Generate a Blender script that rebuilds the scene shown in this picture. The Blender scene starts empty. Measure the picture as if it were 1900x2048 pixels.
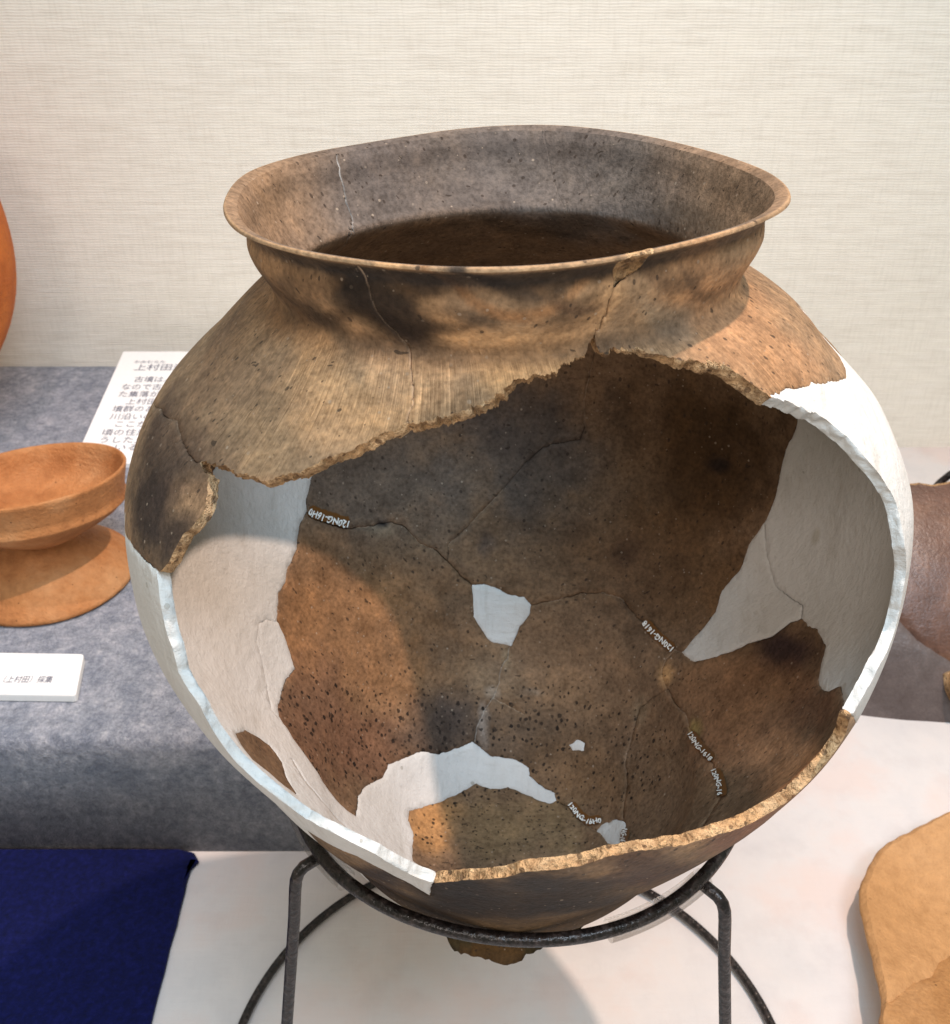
import bpy, math, random
import numpy as np
from mathutils import Vector, noise
from mathutils.bvhtree import BVHTree
from mathutils.geometry import delaunay_2d_cdt

random.seed(7); RNG = np.random.default_rng(7)
S = 0.2                       # metres per working unit (the jar is about 0.4 m wide)
scn = bpy.context.scene

# ------------------------------------------------------------------ camera
CAM = np.array([-0.1096, -2.4836, 1.5053]); PITCH = 0.55911; FOC = 2202.05   # photo pixels of a 1900 x 2048 frame
cam = bpy.data.cameras.new('camera'); cam_ob = bpy.data.objects.new('camera', cam)
scn.collection.objects.link(cam_ob); scn.camera = cam_ob
cam.sensor_fit = 'HORIZONTAL'; cam.sensor_width = 36.0; cam.lens = 36.0*FOC/1900
cam.clip_start = 0.01; cam.clip_end = 60
cam_ob.location = CAM*S; cam_ob.rotation_euler = (math.pi/2-PITCH, 0, 0)
cam.dof.use_dof = True; cam.dof.focus_distance = 2.75*S; cam.dof.aperture_fstop = 26.0

# ------------------------------------------------------------------ light
w = bpy.data.worlds.new('World'); scn.world = w; w.use_nodes = True
w.node_tree.nodes['Background'].inputs[0].default_value = (1.0, 0.974, 0.783, 1)
w.node_tree.nodes['Background'].inputs[1].default_value = 0.382
scn.view_settings.view_transform = 'Standard'; scn.view_settings.look = 'None'
scn.view_settings.exposure = 0.0; scn.view_settings.gamma = 1.0
scn.cycles.max_bounces = 8; scn.cycles.transparent_max_bounces = 12

def aim(o, loc, target):
    o.location = Vector(loc)*S
    o.rotation_euler = (Vector(target)-Vector(loc)).to_track_quat('-Z', 'Y').to_euler()
def spot(loc, target, power, col, size=0.10, angle=70, blend=0.6):
    l = bpy.data.lights.new('ceiling_spot', 'SPOT'); l.energy = power*S*S; l.color = col
    l.spot_size = math.radians(angle); l.spot_blend = blend; l.shadow_soft_size = size*S
    o = bpy.data.objects.new('ceiling_spot', l); scn.collection.objects.link(o); aim(o, loc, target)
def area(loc, target, power, col, sx, sy):
    l = bpy.data.lights.new('gallery_light', 'AREA'); l.energy = power*S*S; l.color = col
    l.shape = 'RECTANGLE'; l.size = sx*S; l.size_y = sy*S
    o = bpy.data.objects.new('gallery_light', l); scn.collection.objects.link(o); aim(o, loc, target)
spot((2.55, 0.45, 7.4), (0.3, 0.2, -1.0), 2836, (1.0, 0.764, 0.615), size=0.09, angle=95, blend=0.8)     # case spot over the jar
spot((-2.2, 0.9, 7.6), (-3.1, 2.3, -2.0), 875, (1.0, 0.814, 0.797), angle=34)                             # case spot over the dish
area((-2.5, -6.0, 5.0), (0.0, 0.0, -0.5), 178, (1.0, 0.88, 0.82), 2.0, 2.0)                               # gallery lights in front of the case
area((0.5, -3.0, 9.0), (0.3, 0.0, -1.0), 531, (0.46, 0.753, 1.0), 5.0, 2.0)
area((2.5, -5.0, 7.0), (0.3, 0.0, -1.0), 430, (0.75, 0.86, 1.0), 3.0, 2.0)

# ------------------------------------------------------------------ helpers
COL = scn.collection
def link(name, me, mats, parent=None):
    for m in mats: me.materials.append(m)
    o = bpy.data.objects.new(name, me); COL.objects.link(o)
    if parent is not None: o.parent = parent
    return o
def mesh_obj(name, V, F, mats, parent=None, fm=None, smooth=True):
    me = bpy.data.meshes.new(name)
    V = np.asarray(V, float)*S
    if parent is not None: V = V-np.array(parent.location)
    me.from_pydata(V.tolist(), [], [list(map(int, f)) for f in F])
    if fm is not None: me.polygons.foreach_set('material_index', np.asarray(fm, np.int32))
    me.polygons.foreach_set('use_smooth', np.full(len(me.polygons), smooth))
    me.update()
    return link(name, me, mats, parent)
def thing(name, label, cat, loc, group=None):
    o = bpy.data.objects.new(name, None); COL.objects.link(o); o.location = Vector(loc)*S
    o['label'] = label; o['category'] = cat
    if group: o['group'] = group
    return o
def tag(o, label, cat):
    o['label'] = label; o['category'] = cat; return o

def ray(px, py):
    f = np.array([0, math.cos(PITCH), -math.sin(PITCH)]); u = np.array([0, math.sin(PITCH), math.cos(PITCH)])
    d = f+np.array([1., 0, 0])*((px-950)/FOC)-u*((py-1024)/FOC)
    return d/np.linalg.norm(d)
def on_plane(px, py, p0, n):
    d = ray(px, py); t = np.dot(np.asarray(p0)-CAM, n)/np.dot(d, n); return CAM+t*d
def at_z(px, py, z): return on_plane(px, py, (0, 0, z), np.array([0, 0, 1.]))

def tube(path, r, seg=12, closed=False):
    P = np.asarray(path, float); n = len(P); V = []; F = []
    T = np.roll(P, -1, 0)-np.roll(P, 1, 0)
    if not closed: T[0] = P[1]-P[0]; T[-1] = P[-1]-P[-2]
    T /= np.linalg.norm(T, axis=1)[:, None]
    a = np.array([0, 0, 1.]) if abs(T[0][2]) < .9 else np.array([1., 0, 0])
    u = np.cross(T[0], a); u /= np.linalg.norm(u)
    for i in range(n):
        u = u-T[i]*np.dot(u, T[i]); u /= np.linalg.norm(u); v = np.cross(T[i], u)
        rr = r[i] if hasattr(r, '__len__') else r
        for k in range(seg):
            t = 2*math.pi*k/seg; V.append(P[i]+rr*(math.cos(t)*u+math.sin(t)*v))
    m = n if closed else n-1
    for i in range(m):
        for k in range(seg):
            a0 = i*seg+k; a1 = i*seg+(k+1) % seg; j = (i+1) % n; F.append((a0, a1, j*seg+(k+1) % seg, j*seg+k))
    if not closed: F.append(tuple(range(seg))[::-1]); F.append(tuple((n-1)*seg+k for k in range(seg)))
    return V, F
def lathe(profile, seg=96, centre=(0, 0, 0), tilt=(0, 0), wob=0.0):
    V = []; F = []; n = len(profile)
    for k in range(seg):
        t = 2*math.pi*k/seg
        for r, z in profile:
            q = 1+wob*(noise.noise(Vector((math.cos(t)*1.3, math.sin(t)*1.3, z*2)))) if wob else 1
            x, y = r*q*math.cos(t), r*q*math.sin(t)
            V.append((centre[0]+x-tilt[0]*z, centre[1]+y-tilt[1]*z, centre[2]+z+tilt[0]*x+tilt[1]*y))
    for k in range(seg):
        for i in range(n-1):
            a = k*n+i; b = ((k+1) % seg)*n+i; F.append((a, b, b+1, a+1))
    return V, F
def rbox(x0, x1, y0, y1, z0, z1, r, seg=4):
    """box with rounded top and vertical edges"""
    V = []; F = []; rings = []
    prof = [(0, z0)]+[(r*(1-math.cos(a)), z1-r+r*math.sin(a)) for a in np.linspace(0, math.pi/2, seg+1)]
    for ins, z in prof:
        ring = []
        for cx, cy, a0 in ((x1-r, y1-r, 0), (x0+r, y1-r, 90), (x0+r, y0+r, 180), (x1-r, y0+r, 270)):
            for k in range(seg+1):
                a = math.radians(a0+90*k/seg); q = r-ins
                ring.append(len(V)); V.append((cx+q*math.cos(a), cy+q*math.sin(a), z))
        rings.append(ring)
    n = len(rings[0])
    for i in range(len(rings)-1):
        for k in range(n): F.append((rings[i][k], rings[i][(k+1) % n], rings[i+1][(k+1) % n], rings[i+1][k]))
    F.append(tuple(rings[-1])); F.append(tuple(rings[0][::-1]))
    return V, F
def smooth01(a, b, x):
    t = np.clip((np.asarray(x, float)-a)/(b-a), 0, 1); return t*t*(3-2*t)
def resample(P, step):
    P = np.asarray(P, float); out = [P[0]]
    for a, b in zip(P[:-1], P[1:]):
        n = max(1, int(math.ceil(np.linalg.norm(b-a)/step)))
        for k in range(1, n+1): out.append(a+(b-a)*k/n)
    return np.array(out)
def jitter(P, amp, freq, seed):
    """small natural wander of a polyline, ends kept"""
    Q = P.copy()
    for i in range(1, len(P)-1):
        Q[i, 0] += amp*noise.noise(Vector((P[i, 0]*freq, P[i, 1]*freq, seed)))
        Q[i, 1] += amp*noise.noise(Vector((P[i, 0]*freq, P[i, 1]*freq, seed+9.3)))
    return Q

# ------------------------------------------------------------------ materials
class NB:
    def __init__(s, name):
        s.m = bpy.data.materials.new(name); s.m.use_nodes = True; s.t = s.m.node_tree
        s.b = s.t.nodes['Principled BSDF']; s.tc = s.t.nodes.new('ShaderNodeTexCoord')
    def n(s, typ, **kw):
        q = s.t.nodes.new(typ)
        for k, v in kw.items(): setattr(q, k, v)
        return q
    def l(s, a, b): s.t.links.new(a, b)
    def noise(s, scale, detail=4, rough=.55, stretch=(1, 1, 1), vec=None):
        mp = s.n('ShaderNodeMapping'); mp.inputs['Scale'].default_value = stretch
        s.l(vec or s.tc.outputs['Object'], mp.inputs['Vector'])
        q = s.n('ShaderNodeTexNoise'); q.inputs['Scale'].default_value = scale
        q.inputs['Detail'].default_value = detail; q.inputs['Roughness'].default_value = rough
        s.l(mp.outputs[0], q.inputs['Vector']); return q.outputs['Fac']
    def voro(s, scale, stretch=(1, 1, 1), rnd=1.0):
        mp = s.n('ShaderNodeMapping'); mp.inputs['Scale'].default_value = stretch
        s.l(s.tc.outputs['Object'], mp.inputs['Vector'])
        q = s.n('ShaderNodeTexVoronoi'); q.inputs['Scale'].default_value = scale; q.inputs['Randomness'].default_value = rnd
        s.l(mp.outputs[0], q.inputs['Vector']); return q
    def ramp(s, fac, stops):
        q = s.n('ShaderNodeValToRGB'); e = q.color_ramp.elements
        while len(e) < len(stops): e.new(.5)
        for i, (p, c) in enumerate(stops): e[i].position = p; e[i].color = (*c, 1) if len(c) == 3 else c
        s.l(fac, q.inputs[0]); return q.outputs[0]
    def val(s, fac, a, b, c=0, d=1):
        q = s.n('ShaderNodeMapRange'); q.inputs[1].default_value = a; q.inputs[2].default_value = b
        q.inputs[3].default_value = c; q.inputs[4].default_value = d; s.l(fac, q.inputs[0]); return q.outputs[0]
    def mix(s, fac, a, b, mode='MIX'):
        q = s.n('ShaderNodeMix', data_type='RGBA', blend_type=mode)
        for i, v in ((0, fac), (6, a), (7, b)):
            if isinstance(v, (int, float)): q.inputs[i].default_value = v
            elif isinstance(v, tuple): q.inputs[i].default_value = (*v, 1)
            else: s.l(v, q.inputs[i])
        return q.outputs[2]
    def math(s, op, a, b=0.0):
        q = s.n('ShaderNodeMath', operation=op)
        for i, v in ((0, a), (1, b)):
            if isinstance(v, (int, float)): q.inputs[i].default_value = v
            else: s.l(v, q.inputs[i])
        return q.outputs[0]
    def attr(s, name):
        q = s.n('ShaderNodeAttribute'); q.attribute_name = name; return q
    def bump(s, h, dist, strength=1.0, prev=None):
        q = s.n('ShaderNodeBump'); q.inputs['Distance'].default_value = dist*S; q.inputs['Strength'].default_value = strength
        s.l(h, q.inputs['Height'])
        if prev is not None: s.l(prev, q.inputs['Normal'])
        return q.outputs[0]
    def done(s, color=None, rough=.7, normal=None, spec=.35, sheen=0):
        if color is not None:
            if isinstance(color, tuple): s.b.inputs['Base Color'].default_value = (*color, 1)
            else: s.l(color, s.b.inputs['Base Color'])
        if isinstance(rough, (int, float)): s.b.inputs['Roughness'].default_value = rough
        else: s.l(rough, s.b.inputs['Roughness'])
        s.b.inputs['Specular IOR Level'].default_value = spec
        if sheen: s.b.inputs['Sheen Weight'].default_value = sheen
        if normal is not None: s.l(normal, s.b.inputs['Normal'])
        return s.m
K = 1/S
def clay_material():
    """fired clay: base colour from the 'paint' attribute (firing clouds, soot, stains, some painted light and shade), grain, flecks, temper pits"""
    b = NB('fired_clay'); paint = b.attr('paint'); mk = b.attr('marks')
    sep = b.n('ShaderNodeSeparateColor'); b.l(mk.outputs['Color'], sep.inputs[0])
    pits, hake, sheen = sep.outputs[0], sep.outputs[1], sep.outputs[2]
    c = paint.outputs['Color']
    n1 = b.noise(3.2*K, 6, .62); n2 = b.noise(16*K, 5, .65); n3 = b.noise(75*K, 3, .6)
    c = b.mix(1.0, c, b.ramp(n1, [(.3, (.78, .80, .84)), (.5, (1, 1, 1)), (.72, (1.12, 1.09, 1.03))]), 'MULTIPLY')
    c = b.mix(1.0, c, b.ramp(n2, [(.28, (.70, .68, .66)), (.5, (1, 1, 1)), (.72, (1.28, 1.24, 1.18))]), 'MULTIPLY')
    c = b.mix(.75, c, b.ramp(n3, [(.32, (.62, .6, .58)), (.5, (1, 1, 1)), (.7, (1.35, 1.32, 1.3))]), 'MULTIPLY')
    # pale temper flecks
    v = b.voro(58*K)
    sc = b.n('ShaderNodeSeparateColor'); b.l(v.outputs['Color'], sc.inputs[0])
    rad = b.val(sc.outputs[0], .66, 1.0, .0, .25)
    fl = b.math('LESS_THAN', v.outputs['Distance'], rad)
    c = b.mix(b.math('MULTIPLY', fl, b.val(sc.outputs[1], 0, 1, .08, .50)), c, (.46, .36, .27))
    wipe = b.noise(13*K, 5, .7, (.18, 1.3, .6)); c = b.mix(.55, c, b.ramp(wipe, [(.34, (.78, .77, .76)), (.5, (1, 1, 1)), (.66, (1.30, 1.29, 1.28))]), 'MULTIPLY')
    # dark chaff pits
    v2 = b.voro(46*K, (1, 1.6, .7)); sc2 = b.n('ShaderNodeSeparateColor'); b.l(v2.outputs['Color'], sc2.inputs[0])
    pit = b.math('LESS_THAN', v2.outputs['Distance'], b.val(sc2.outputs[1], .60, 1.0, 0, .27))
    c = b.mix(b.math('MULTIPLY', pit, .72), c, (.035, .024, .018))
    # curved voids left by burnt-out straw temper
    wv = b.n('ShaderNodeMix', data_type='VECTOR'); wv.inputs[0].default_value = .012; b.l(b.tc.outputs['Object'], wv.inputs[4])
    wn = b.n('ShaderNodeTexNoise'); wn.inputs['Scale'].default_value = 14*K; b.l(b.tc.outputs['Object'], wn.inputs['Vector']); b.l(wn.outputs['Color'], wv.inputs[5])
    mp4 = b.n('ShaderNodeMapping'); mp4.inputs['Scale'].default_value = (.45, 1.9, 1.1); mp4.inputs['Rotation'].default_value = (.3, .6, .5); b.l(wv.outputs[1], mp4.inputs['Vector'])
    v4 = b.n('ShaderNodeTexVoronoi'); v4.inputs['Scale'].default_value = 30*K; b.l(mp4.outputs[0], v4.inputs['Vector'])
    sc4 = b.n('ShaderNodeSeparateColor'); b.l(v4.outputs['Color'], sc4.inputs[0])
    straw = b.math('LESS_THAN', v4.outputs['Distance'], b.val(sc4.outputs[0], .66, 1.0, 0, .19))
    c = b.mix(b.math('MULTIPLY', straw, .72), c, (.030, .020, .014)); pit = b.math('MAXIMUM', pit, straw)
    # burnt food spots low inside
    v3 = b.voro(50*K, (1.0, 1.0, .75)); sc3 = b.n('ShaderNodeSeparateColor'); b.l(v3.outputs['Color'], sc3.inputs[0])
    wob = b.math('ADD', v3.outputs['Distance'], b.val(n3, .2, .8, -.17, .17))
    sp = b.math('LESS_THAN', wob, b.math('MULTIPLY', pits, b.val(sc3.outputs[2], .0, 1.0, .10, .36)))
    c = b.mix(b.math('MULTIPLY', sp, b.val(sc3.outputs[0], 0, 1, .6, .95)), c, (.016, .012, .010))
    # brushed (combed) striations running down the shoulder
    uv = b.attr('comb'); lines = b.noise(1.0, 5, .7, (1.0, .06, 1.0), uv.outputs['Vector'])
    ln2 = b.noise(2.6, 3, .6, (1.0, .05, 1.0), uv.outputs['Vector'])
    patch = b.math('MULTIPLY', hake, b.val(n1, .35, .62, .15, 1)); comb = b.math('MULTIPLY', b.val(b.math('MULTIPLY', lines, ln2), .14, .34, 0, 1), patch)
    c = b.mix(b.math('MULTIPLY', patch, .55), c, b.mix(1.0, c, b.ramp(b.math('MULTIPLY', lines, ln2), [(.16, (.62, .58, .54)), (.27, (1.05, 1.05, 1.05)), (.36, (1.3, 1.28, 1.25))]), 'MULTIPLY'))
    h = b.math('ADD', b.math('MULTIPLY', n2, .5), b.math('MULTIPLY', n3, .35))
    h = b.math('SUBTRACT', h, b.math('MULTIPLY', pit, .9)); h = b.math('ADD', h, b.math('MULTIPLY', fl, .25))
    h = b.math('ADD', h, b.math('MULTIPLY', comb, .42)); h = b.math('SUBTRACT', h, b.math('MULTIPLY', sp, .5))
    nm = b.bump(h, .010, .8)
    rg = b.val(n2, .2, .8, .56, .80); rg = b.math('SUBTRACT', rg, b.math('MULTIPLY', sheen, .10))
    b.l(b.val(sheen, 0, .6, .17, .02), b.b.inputs['Specular IOR Level']); return b.done(c, rg, nm, .17)
def break_material():
    """raw broken clay edge: sandy orange"""
    b = NB('broken_clay_edge'); n1 = b.noise(11*K, 5, .6); n2 = b.noise(44*K, 4, .7)
    c = b.ramp(n1, [(.3, (.38, .21, .095)), (.5, (.55, .335, .17)), (.7, (.66, .46, .27))])
    n4 = b.noise(4.5*K, 4, .65); c = b.mix(b.val(n4, .45, .68, 0, .55), c, (.24, .165, .10))
    c = b.mix(.9, c, b.ramp(n2, [(.32, (.42, .37, .33)), (.5, (1, 1, 1)), (.68, (1.4, 1.34, 1.25))]), 'MULTIPLY')
    v = b.voro(34*K); c = b.mix(b.math('MULTIPLY', b.math('LESS_THAN', v.outputs['Distance'], .24), .7), c, (.12, .07, .04))
    return b.done(c, .85, b.bump(b.math('ADD', n1, n2), .03, .9), .2)
def plaster_material(name='restoration_plaster', base=(.625, .607, .580)):
    b = NB(name); n1 = b.noise(2.2*K, 5, .6); n2 = b.noise(24*K, 5, .65); n3 = b.noise(1.4*K, 4, .6, (3, .8, .6))
    c = b.mix(1.0, base, b.ramp(n1, [(.3, (.90, .89, .87)), (.55, (1, 1, 1)), (.7, (1.04, 1.04, 1.04))]), 'MULTIPLY')
    c = b.mix(.6, c, b.ramp(n3, [(.30, (.86, .83, .80)), (.46, (1, 1, 1))]), 'MULTIPLY')
    c = b.mix(.35, c, b.ramp(n2, [(.3, (.85, .85, .85)), (.55, (1, 1, 1))]), 'MULTIPLY')
    v = b.voro(17*K); sc = b.n('ShaderNodeSeparateColor'); b.l(v.outputs['Color'], sc.inputs[0])
    dot = b.math('LESS_THAN', v.outputs['Distance'], b.val(sc.outputs[0], .80, 1.0, 0, .12))
    c = b.mix(b.math('MULTIPLY', dot, .55), c, (.30, .27, .22))
    v2 = b.voro(5.5*K, (1, 1, .6)); sc2 = b.n('ShaderNodeSeparateColor'); b.l(v2.outputs['Color'], sc2.inputs[0])
    blot = b.val(b.math('SUBTRACT', v2.outputs['Distance'], b.val(sc2.outputs[0], .78, 1.0, -.2, .12)), 0, .07, 1, 0)
    c = b.mix(b.math('MULTIPLY', blot, .45), c, (.40, .36, .27))
    tool = b.noise(9*K, 5, .65, (2.6, .5, .35)); tool2 = b.noise(30*K, 4, .7, (.25, 1.6, 1.1))
    c = b.mix(.7, c, b.ramp(tool, [(.30, (.82, .80, .77)), (.44, (1, 1, 1))]), 'MULTIPLY')
    c = b.mix(.5, c, b.ramp(tool2, [(.26, (.80, .78, .75)), (.40, (1, 1, 1))]), 'MULTIPLY')
    h = b.math('ADD', b.math('MULTIPLY', n2, .45), b.math('MULTIPLY', n1, .8)); h = b.math('SUBTRACT', h, b.math('MULTIPLY', dot, .5))
    h = b.math('ADD', h, b.math('ADD', b.math('MULTIPLY', tool, .4), b.math('MULTIPLY', tool2, .35)))
    return b.done(c, .7, b.bump(h, .016, .8), .2)
def wire_material():
    b = NB('hammered_black_enamel'); v = b.noise(60*K, 2, .5); n = b.noise(150*K, 2)
    c = b.ramp(v, [(.38, (.008, .006, .006)), (.56, (.020, .014, .013)), (.72, (.055, .041, .038))])
    return b.done(c, b.val(n, .3, .7, .24, .40), b.bump(v, .0055, .9), .45)
def tube_material():
    b = NB('clear_vinyl'); b.b.inputs['Base Color'].default_value = (.95, .94, .92, 1); b.b.inputs['Roughness'].default_value = .12
    b.b.inputs['IOR'].default_value = 1.2; b.b.inputs['Transmission Weight'].default_value = 1.0
    tr = b.n('ShaderNodeBsdfTransparent'); tr.inputs[0].default_value = (.90, .89, .87, 1)
    mx = b.n('ShaderNodeMixShader'); mx.inputs[0].default_value = .78
    out = b.t.nodes['Material Output']; b.l(b.b.outputs[0], mx.inputs[1]); b.l(tr.outputs[0], mx.inputs[2]); b.l(mx.outputs[0], out.inputs['Surface'])
    return b.m
def wall_material():
    b = NB('woven_wallpaper')
    r1 = b.noise(52*K, 4, .65, (.09, 1, 1.0)); r2 = b.noise(20*K, 4, .6, (.16, 1, 1.0)); r3 = b.noise(55*K, 3, .6, (1.0, 1, .09)); big = b.noise(.8*K, 3)
    wv = b.n('ShaderNodeTexWave', wave_type='BANDS', bands_direction='Z'); wv.inputs['Scale'].default_value = 17.5*K
    wv.inputs['Distortion'].default_value = 2.2; wv.inputs['Detail'].default_value = 2; wv.inputs['Detail Scale'].default_value = .6
    b.l(b.tc.outputs['Object'], wv.inputs['Vector'])
    c = b.ramp(r1, [(.3, (.805, .75, .655)), (.52, (.85, .795, .70)), (.75, (.88, .83, .745))])
    c = b.mix(.8, c, b.ramp(r2, [(.33, (.94, .93, .92)), (.5, (1, 1, 1)), (.7, (1.03, 1.03, 1.02))]), 'MULTIPLY')
    c = b.mix(.7, c, b.ramp(r3, [(.33, (.93, .925, .915)), (.5, (1, 1, 1)), (.7, (1.03, 1.03, 1.03))]), 'MULTIPLY')
    c = b.mix(.45, c, b.ramp(wv.outputs['Fac'], [(0, (.88, .87, .85)), (.6, (1.02, 1.02, 1.02))]), 'MULTIPLY')
    h = b.math('ADD', b.math('MULTIPLY', wv.outputs['Fac'], .5), b.math('ADD', r1, b.math('MULTIPLY', r3, .3)))
    return b.done(c, .85, b.bump(h, .008, .5), .15)
def felt_material():
    b = NB('grey_blue_felt'); n1 = b.noise(5.5*K, 6, .7); n2 = b.noise(26*K, 5, .75); n3 = b.noise(16*K, 4, .7, (1, .35, 1)); big = b.noise(1.3*K, 3)
    c = b.ramp(n2, [(.28, (.14, .158, .205)), (.5, (.32, .345, .425)), (.72, (.56, .575, .64))])
    c = b.mix(1.0, c, b.ramp(n1, [(.33, (.62, .66, .72)), (.5, (1, 1, 1)), (.66, (1.38, 1.32, 1.25))]), 'MULTIPLY')
    c = b.mix(.6, c, b.ramp(n3, [(.35, (.8, .8, .85)), (.6, (1.15, 1.12, 1.1))]), 'MULTIPLY')
    fib = b.noise(95*K, 4, .75, (1, .5, 1)); c = b.mix(.8, c, b.ramp(fib, [(.33, (.68, .69, .72)), (.5, (1, 1, 1)), (.68, (1.32, 1.3, 1.28))]), 'MULTIPLY')
    h = b.math('ADD', n2, b.math('ADD', b.math('MULTIPLY', n1, .5), fib))
    return b.done(c, .95, b.bump(h, .035, .9), .1, .3)
def navy_material():
    b = NB('navy_cloth'); n1 = b.noise(38*K, 5, .7); n2 = b.noise(2*K, 4)
    c = b.ramp(n1, [(.3, (.0020, .0034, .026)), (.55, (.0034, .0056, .052)), (.75, (.0070, .0095, .082))])
    c = b.mix(.5, c, b.ramp(n2, [(.3, (.7, .8, .9)), (.7, (1.2, 1.1, 1.1))]), 'MULTIPLY')
    v = b.voro(3.4*K); sc = b.n('ShaderNodeSeparateColor'); b.l(v.outputs['Color'], sc.inputs[0])
    lint = b.math('LESS_THAN', v.outputs['Distance'], b.val(sc.outputs[0], .88, 1.0, 0, .035))
    c = b.mix(lint, c, (.5, .5, .6))
    return b.done(c, .95, b.bump(n1, .006, .5), .06, .12)
def table_material():
    b = NB('white_cloth'); n1 = b.noise(1.5*K, 5, .6); n2 = b.noise(5*K, 5, .6, (1, 1, 1)); n3 = b.noise(70*K, 3); wx = b.noise(60*K, 3, .6, (1, .1, 1)); wy = b.noise(60*K, 3, .6, (.1, 1, 1))
    c = b.ramp(n1, [(.34, (.60, .575, .575)), (.5, (.655, .615, .605)), (.64, (.675, .58, .55))])
    c = b.mix(.5, c, b.ramp(n2, [(.32, (.90, .88, .88)), (.5, (1, 1, 1)), (.7, (1.03, 1.0, .98))]), 'MULTIPLY')
    v = b.voro(3.0*K); sc = b.n('ShaderNodeSeparateColor'); b.l(v.outputs['Color'], sc.inputs[0])
    dot = b.math('LESS_THAN', v.outputs['Distance'], b.val(sc.outputs[0], .80, 1.0, 0, .03))
    c = b.mix(b.math('MULTIPLY', dot, .6), c, (.42, .30, .20))
    return b.done(c, .8, b.bump(b.math('ADD', b.math('ADD', wx, wy), n2), .004, .4), .15)
def orange_material(name, stops, pit_amt=.7, scale=1.0, grain=.5, relief=.012):
    b = NB(name); n1 = b.noise(2.6*K*scale, 6, .62); n2 = b.noise(20*K*scale, 5, .65); n3 = b.noise(70*K, 3)
    c = b.ramp(n1, stops)
    c = b.mix(.55, c, b.ramp(n2, [(.3, (.78, .74, .70)), (.5, (1, 1, 1)), (.72, (1.2, 1.18, 1.14))]), 'MULTIPLY')
    v = b.voro(24*K*scale, (1, 1.7, .8)); sc = b.n('ShaderNodeSeparateColor'); b.l(v.outputs['Color'], sc.inputs[0])
    pit = b.math('LESS_THAN', v.outputs['Distance'], b.val(sc.outputs[0], .72, 1.0, 0, .16))
    c = b.mix(b.math('MULTIPLY', pit, pit_amt), c, (.05, .022, .008))
    st = b.noise(16*K*scale, 5, .7, (.12, .12, 1.6)); sc_ = b.noise(34*K, 3, .7, (.12, 1.4, .5))
    c = b.mix(.6*grain, c, b.ramp(st, [(.30, (.74, .70, .66)), (.5, (1, 1, 1)), (.7, (1.14, 1.13, 1.12))]), 'MULTIPLY')
    c = b.mix(.4*grain, c, b.ramp(sc_, [(.5, (1, 1, 1)), (.68, (1.25, 1.24, 1.22))]), 'MULTIPLY')
    c = b.mix(grain, c, b.ramp(n3, [(.3, (.75, .72, .70)), (.5, (1, 1, 1)), (.7, (1.2, 1.2, 1.2))]), 'MULTIPLY')
    h = b.math('SUBTRACT', b.math('ADD', n2, b.math('ADD', b.math('MULTIPLY', n3, .6), b.math('MULTIPLY', st, .6))), b.math('MULTIPLY', pit, .8))
    return b.done(c, .72, b.bump(h, relief, .8), .25)
def plain(name, col, rough=.6, spec=.3):
    b = NB(name); n = b.noise(40*K, 3)
    c = b.mix(.5, col, b.ramp(n, [(.3, (.95, .95, .95)), (.7, (1.03, 1.03, 1.03))]), 'MULTIPLY')
    return b.done(c, rough, None, spec)

M_CLAY = clay_material(); M_BREAK = break_material(); M_PLASTER = plaster_material()
M_PLEDGE = plaster_material('plaster_cut_edge', (.60, .60, .585))
M_WIRE = wire_material(); M_TUBE = tube_material(); M_WALL = wall_material(); M_FELT = felt_material()
M_NAVY = navy_material(); M_TABLE = table_material(); M_PAPER = plain('white_card', (.86, .86, .86)); M_INK = plain('grey_ink', (.13, .13, .18), .7)
M_WHITEINK = plain('white_ink', (.80, .80, .76), .5); M_AMBER = plain('amber_lacquer', (.13, .055, .015), .3)

# ------------------------------------------------------------------ setting
Z_TABLE = -2.706; Z_PLAT = -1.978; Y_PLAT = 1.155; Y_WALL = 5.22
def grid_sheet(name, x0, x1, y0, y1, z, mat, nx, ny, amp=0.0, freq=1.0):
    V = [(x, y, z+(amp*noise.noise(Vector((x*freq, y*freq, 2.2))) if amp else 0)) for y in np.linspace(y0, y1, ny) for x in np.linspace(x0, x1, nx)]
    F = [(j*nx+i, j*nx+i+1, (j+1)*nx+i+1, (j+1)*nx+i) for j in range(ny-1) for i in range(nx-1)]
    o = mesh_obj(name, V, F, [mat]); o['kind'] = 'structure'; return o
grid_sheet('table', -16, 16, -9, Y_WALL, Z_TABLE, M_TABLE, 150, 66, .006, 1.7)
wallm = mesh_obj('wall', [(-16, Y_WALL, Z_TABLE-.5), (16, Y_WALL, Z_TABLE-.5), (16, Y_WALL, 13), (-16, Y_WALL, 13)], [(0, 1, 2, 3)], [M_WALL], smooth=False)
wallm['kind'] = 'structure'
# felt platform
V, F = rbox(-8.0, 1.15, Y_PLAT, Y_WALL-.01, Z_TABLE+.004, Z_PLAT, .07, 6)
tag(mesh_obj('felt_platform', V, F, [M_FELT]), 'long low platform covered in grey blue felt along the wall', 'display platform')
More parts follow.
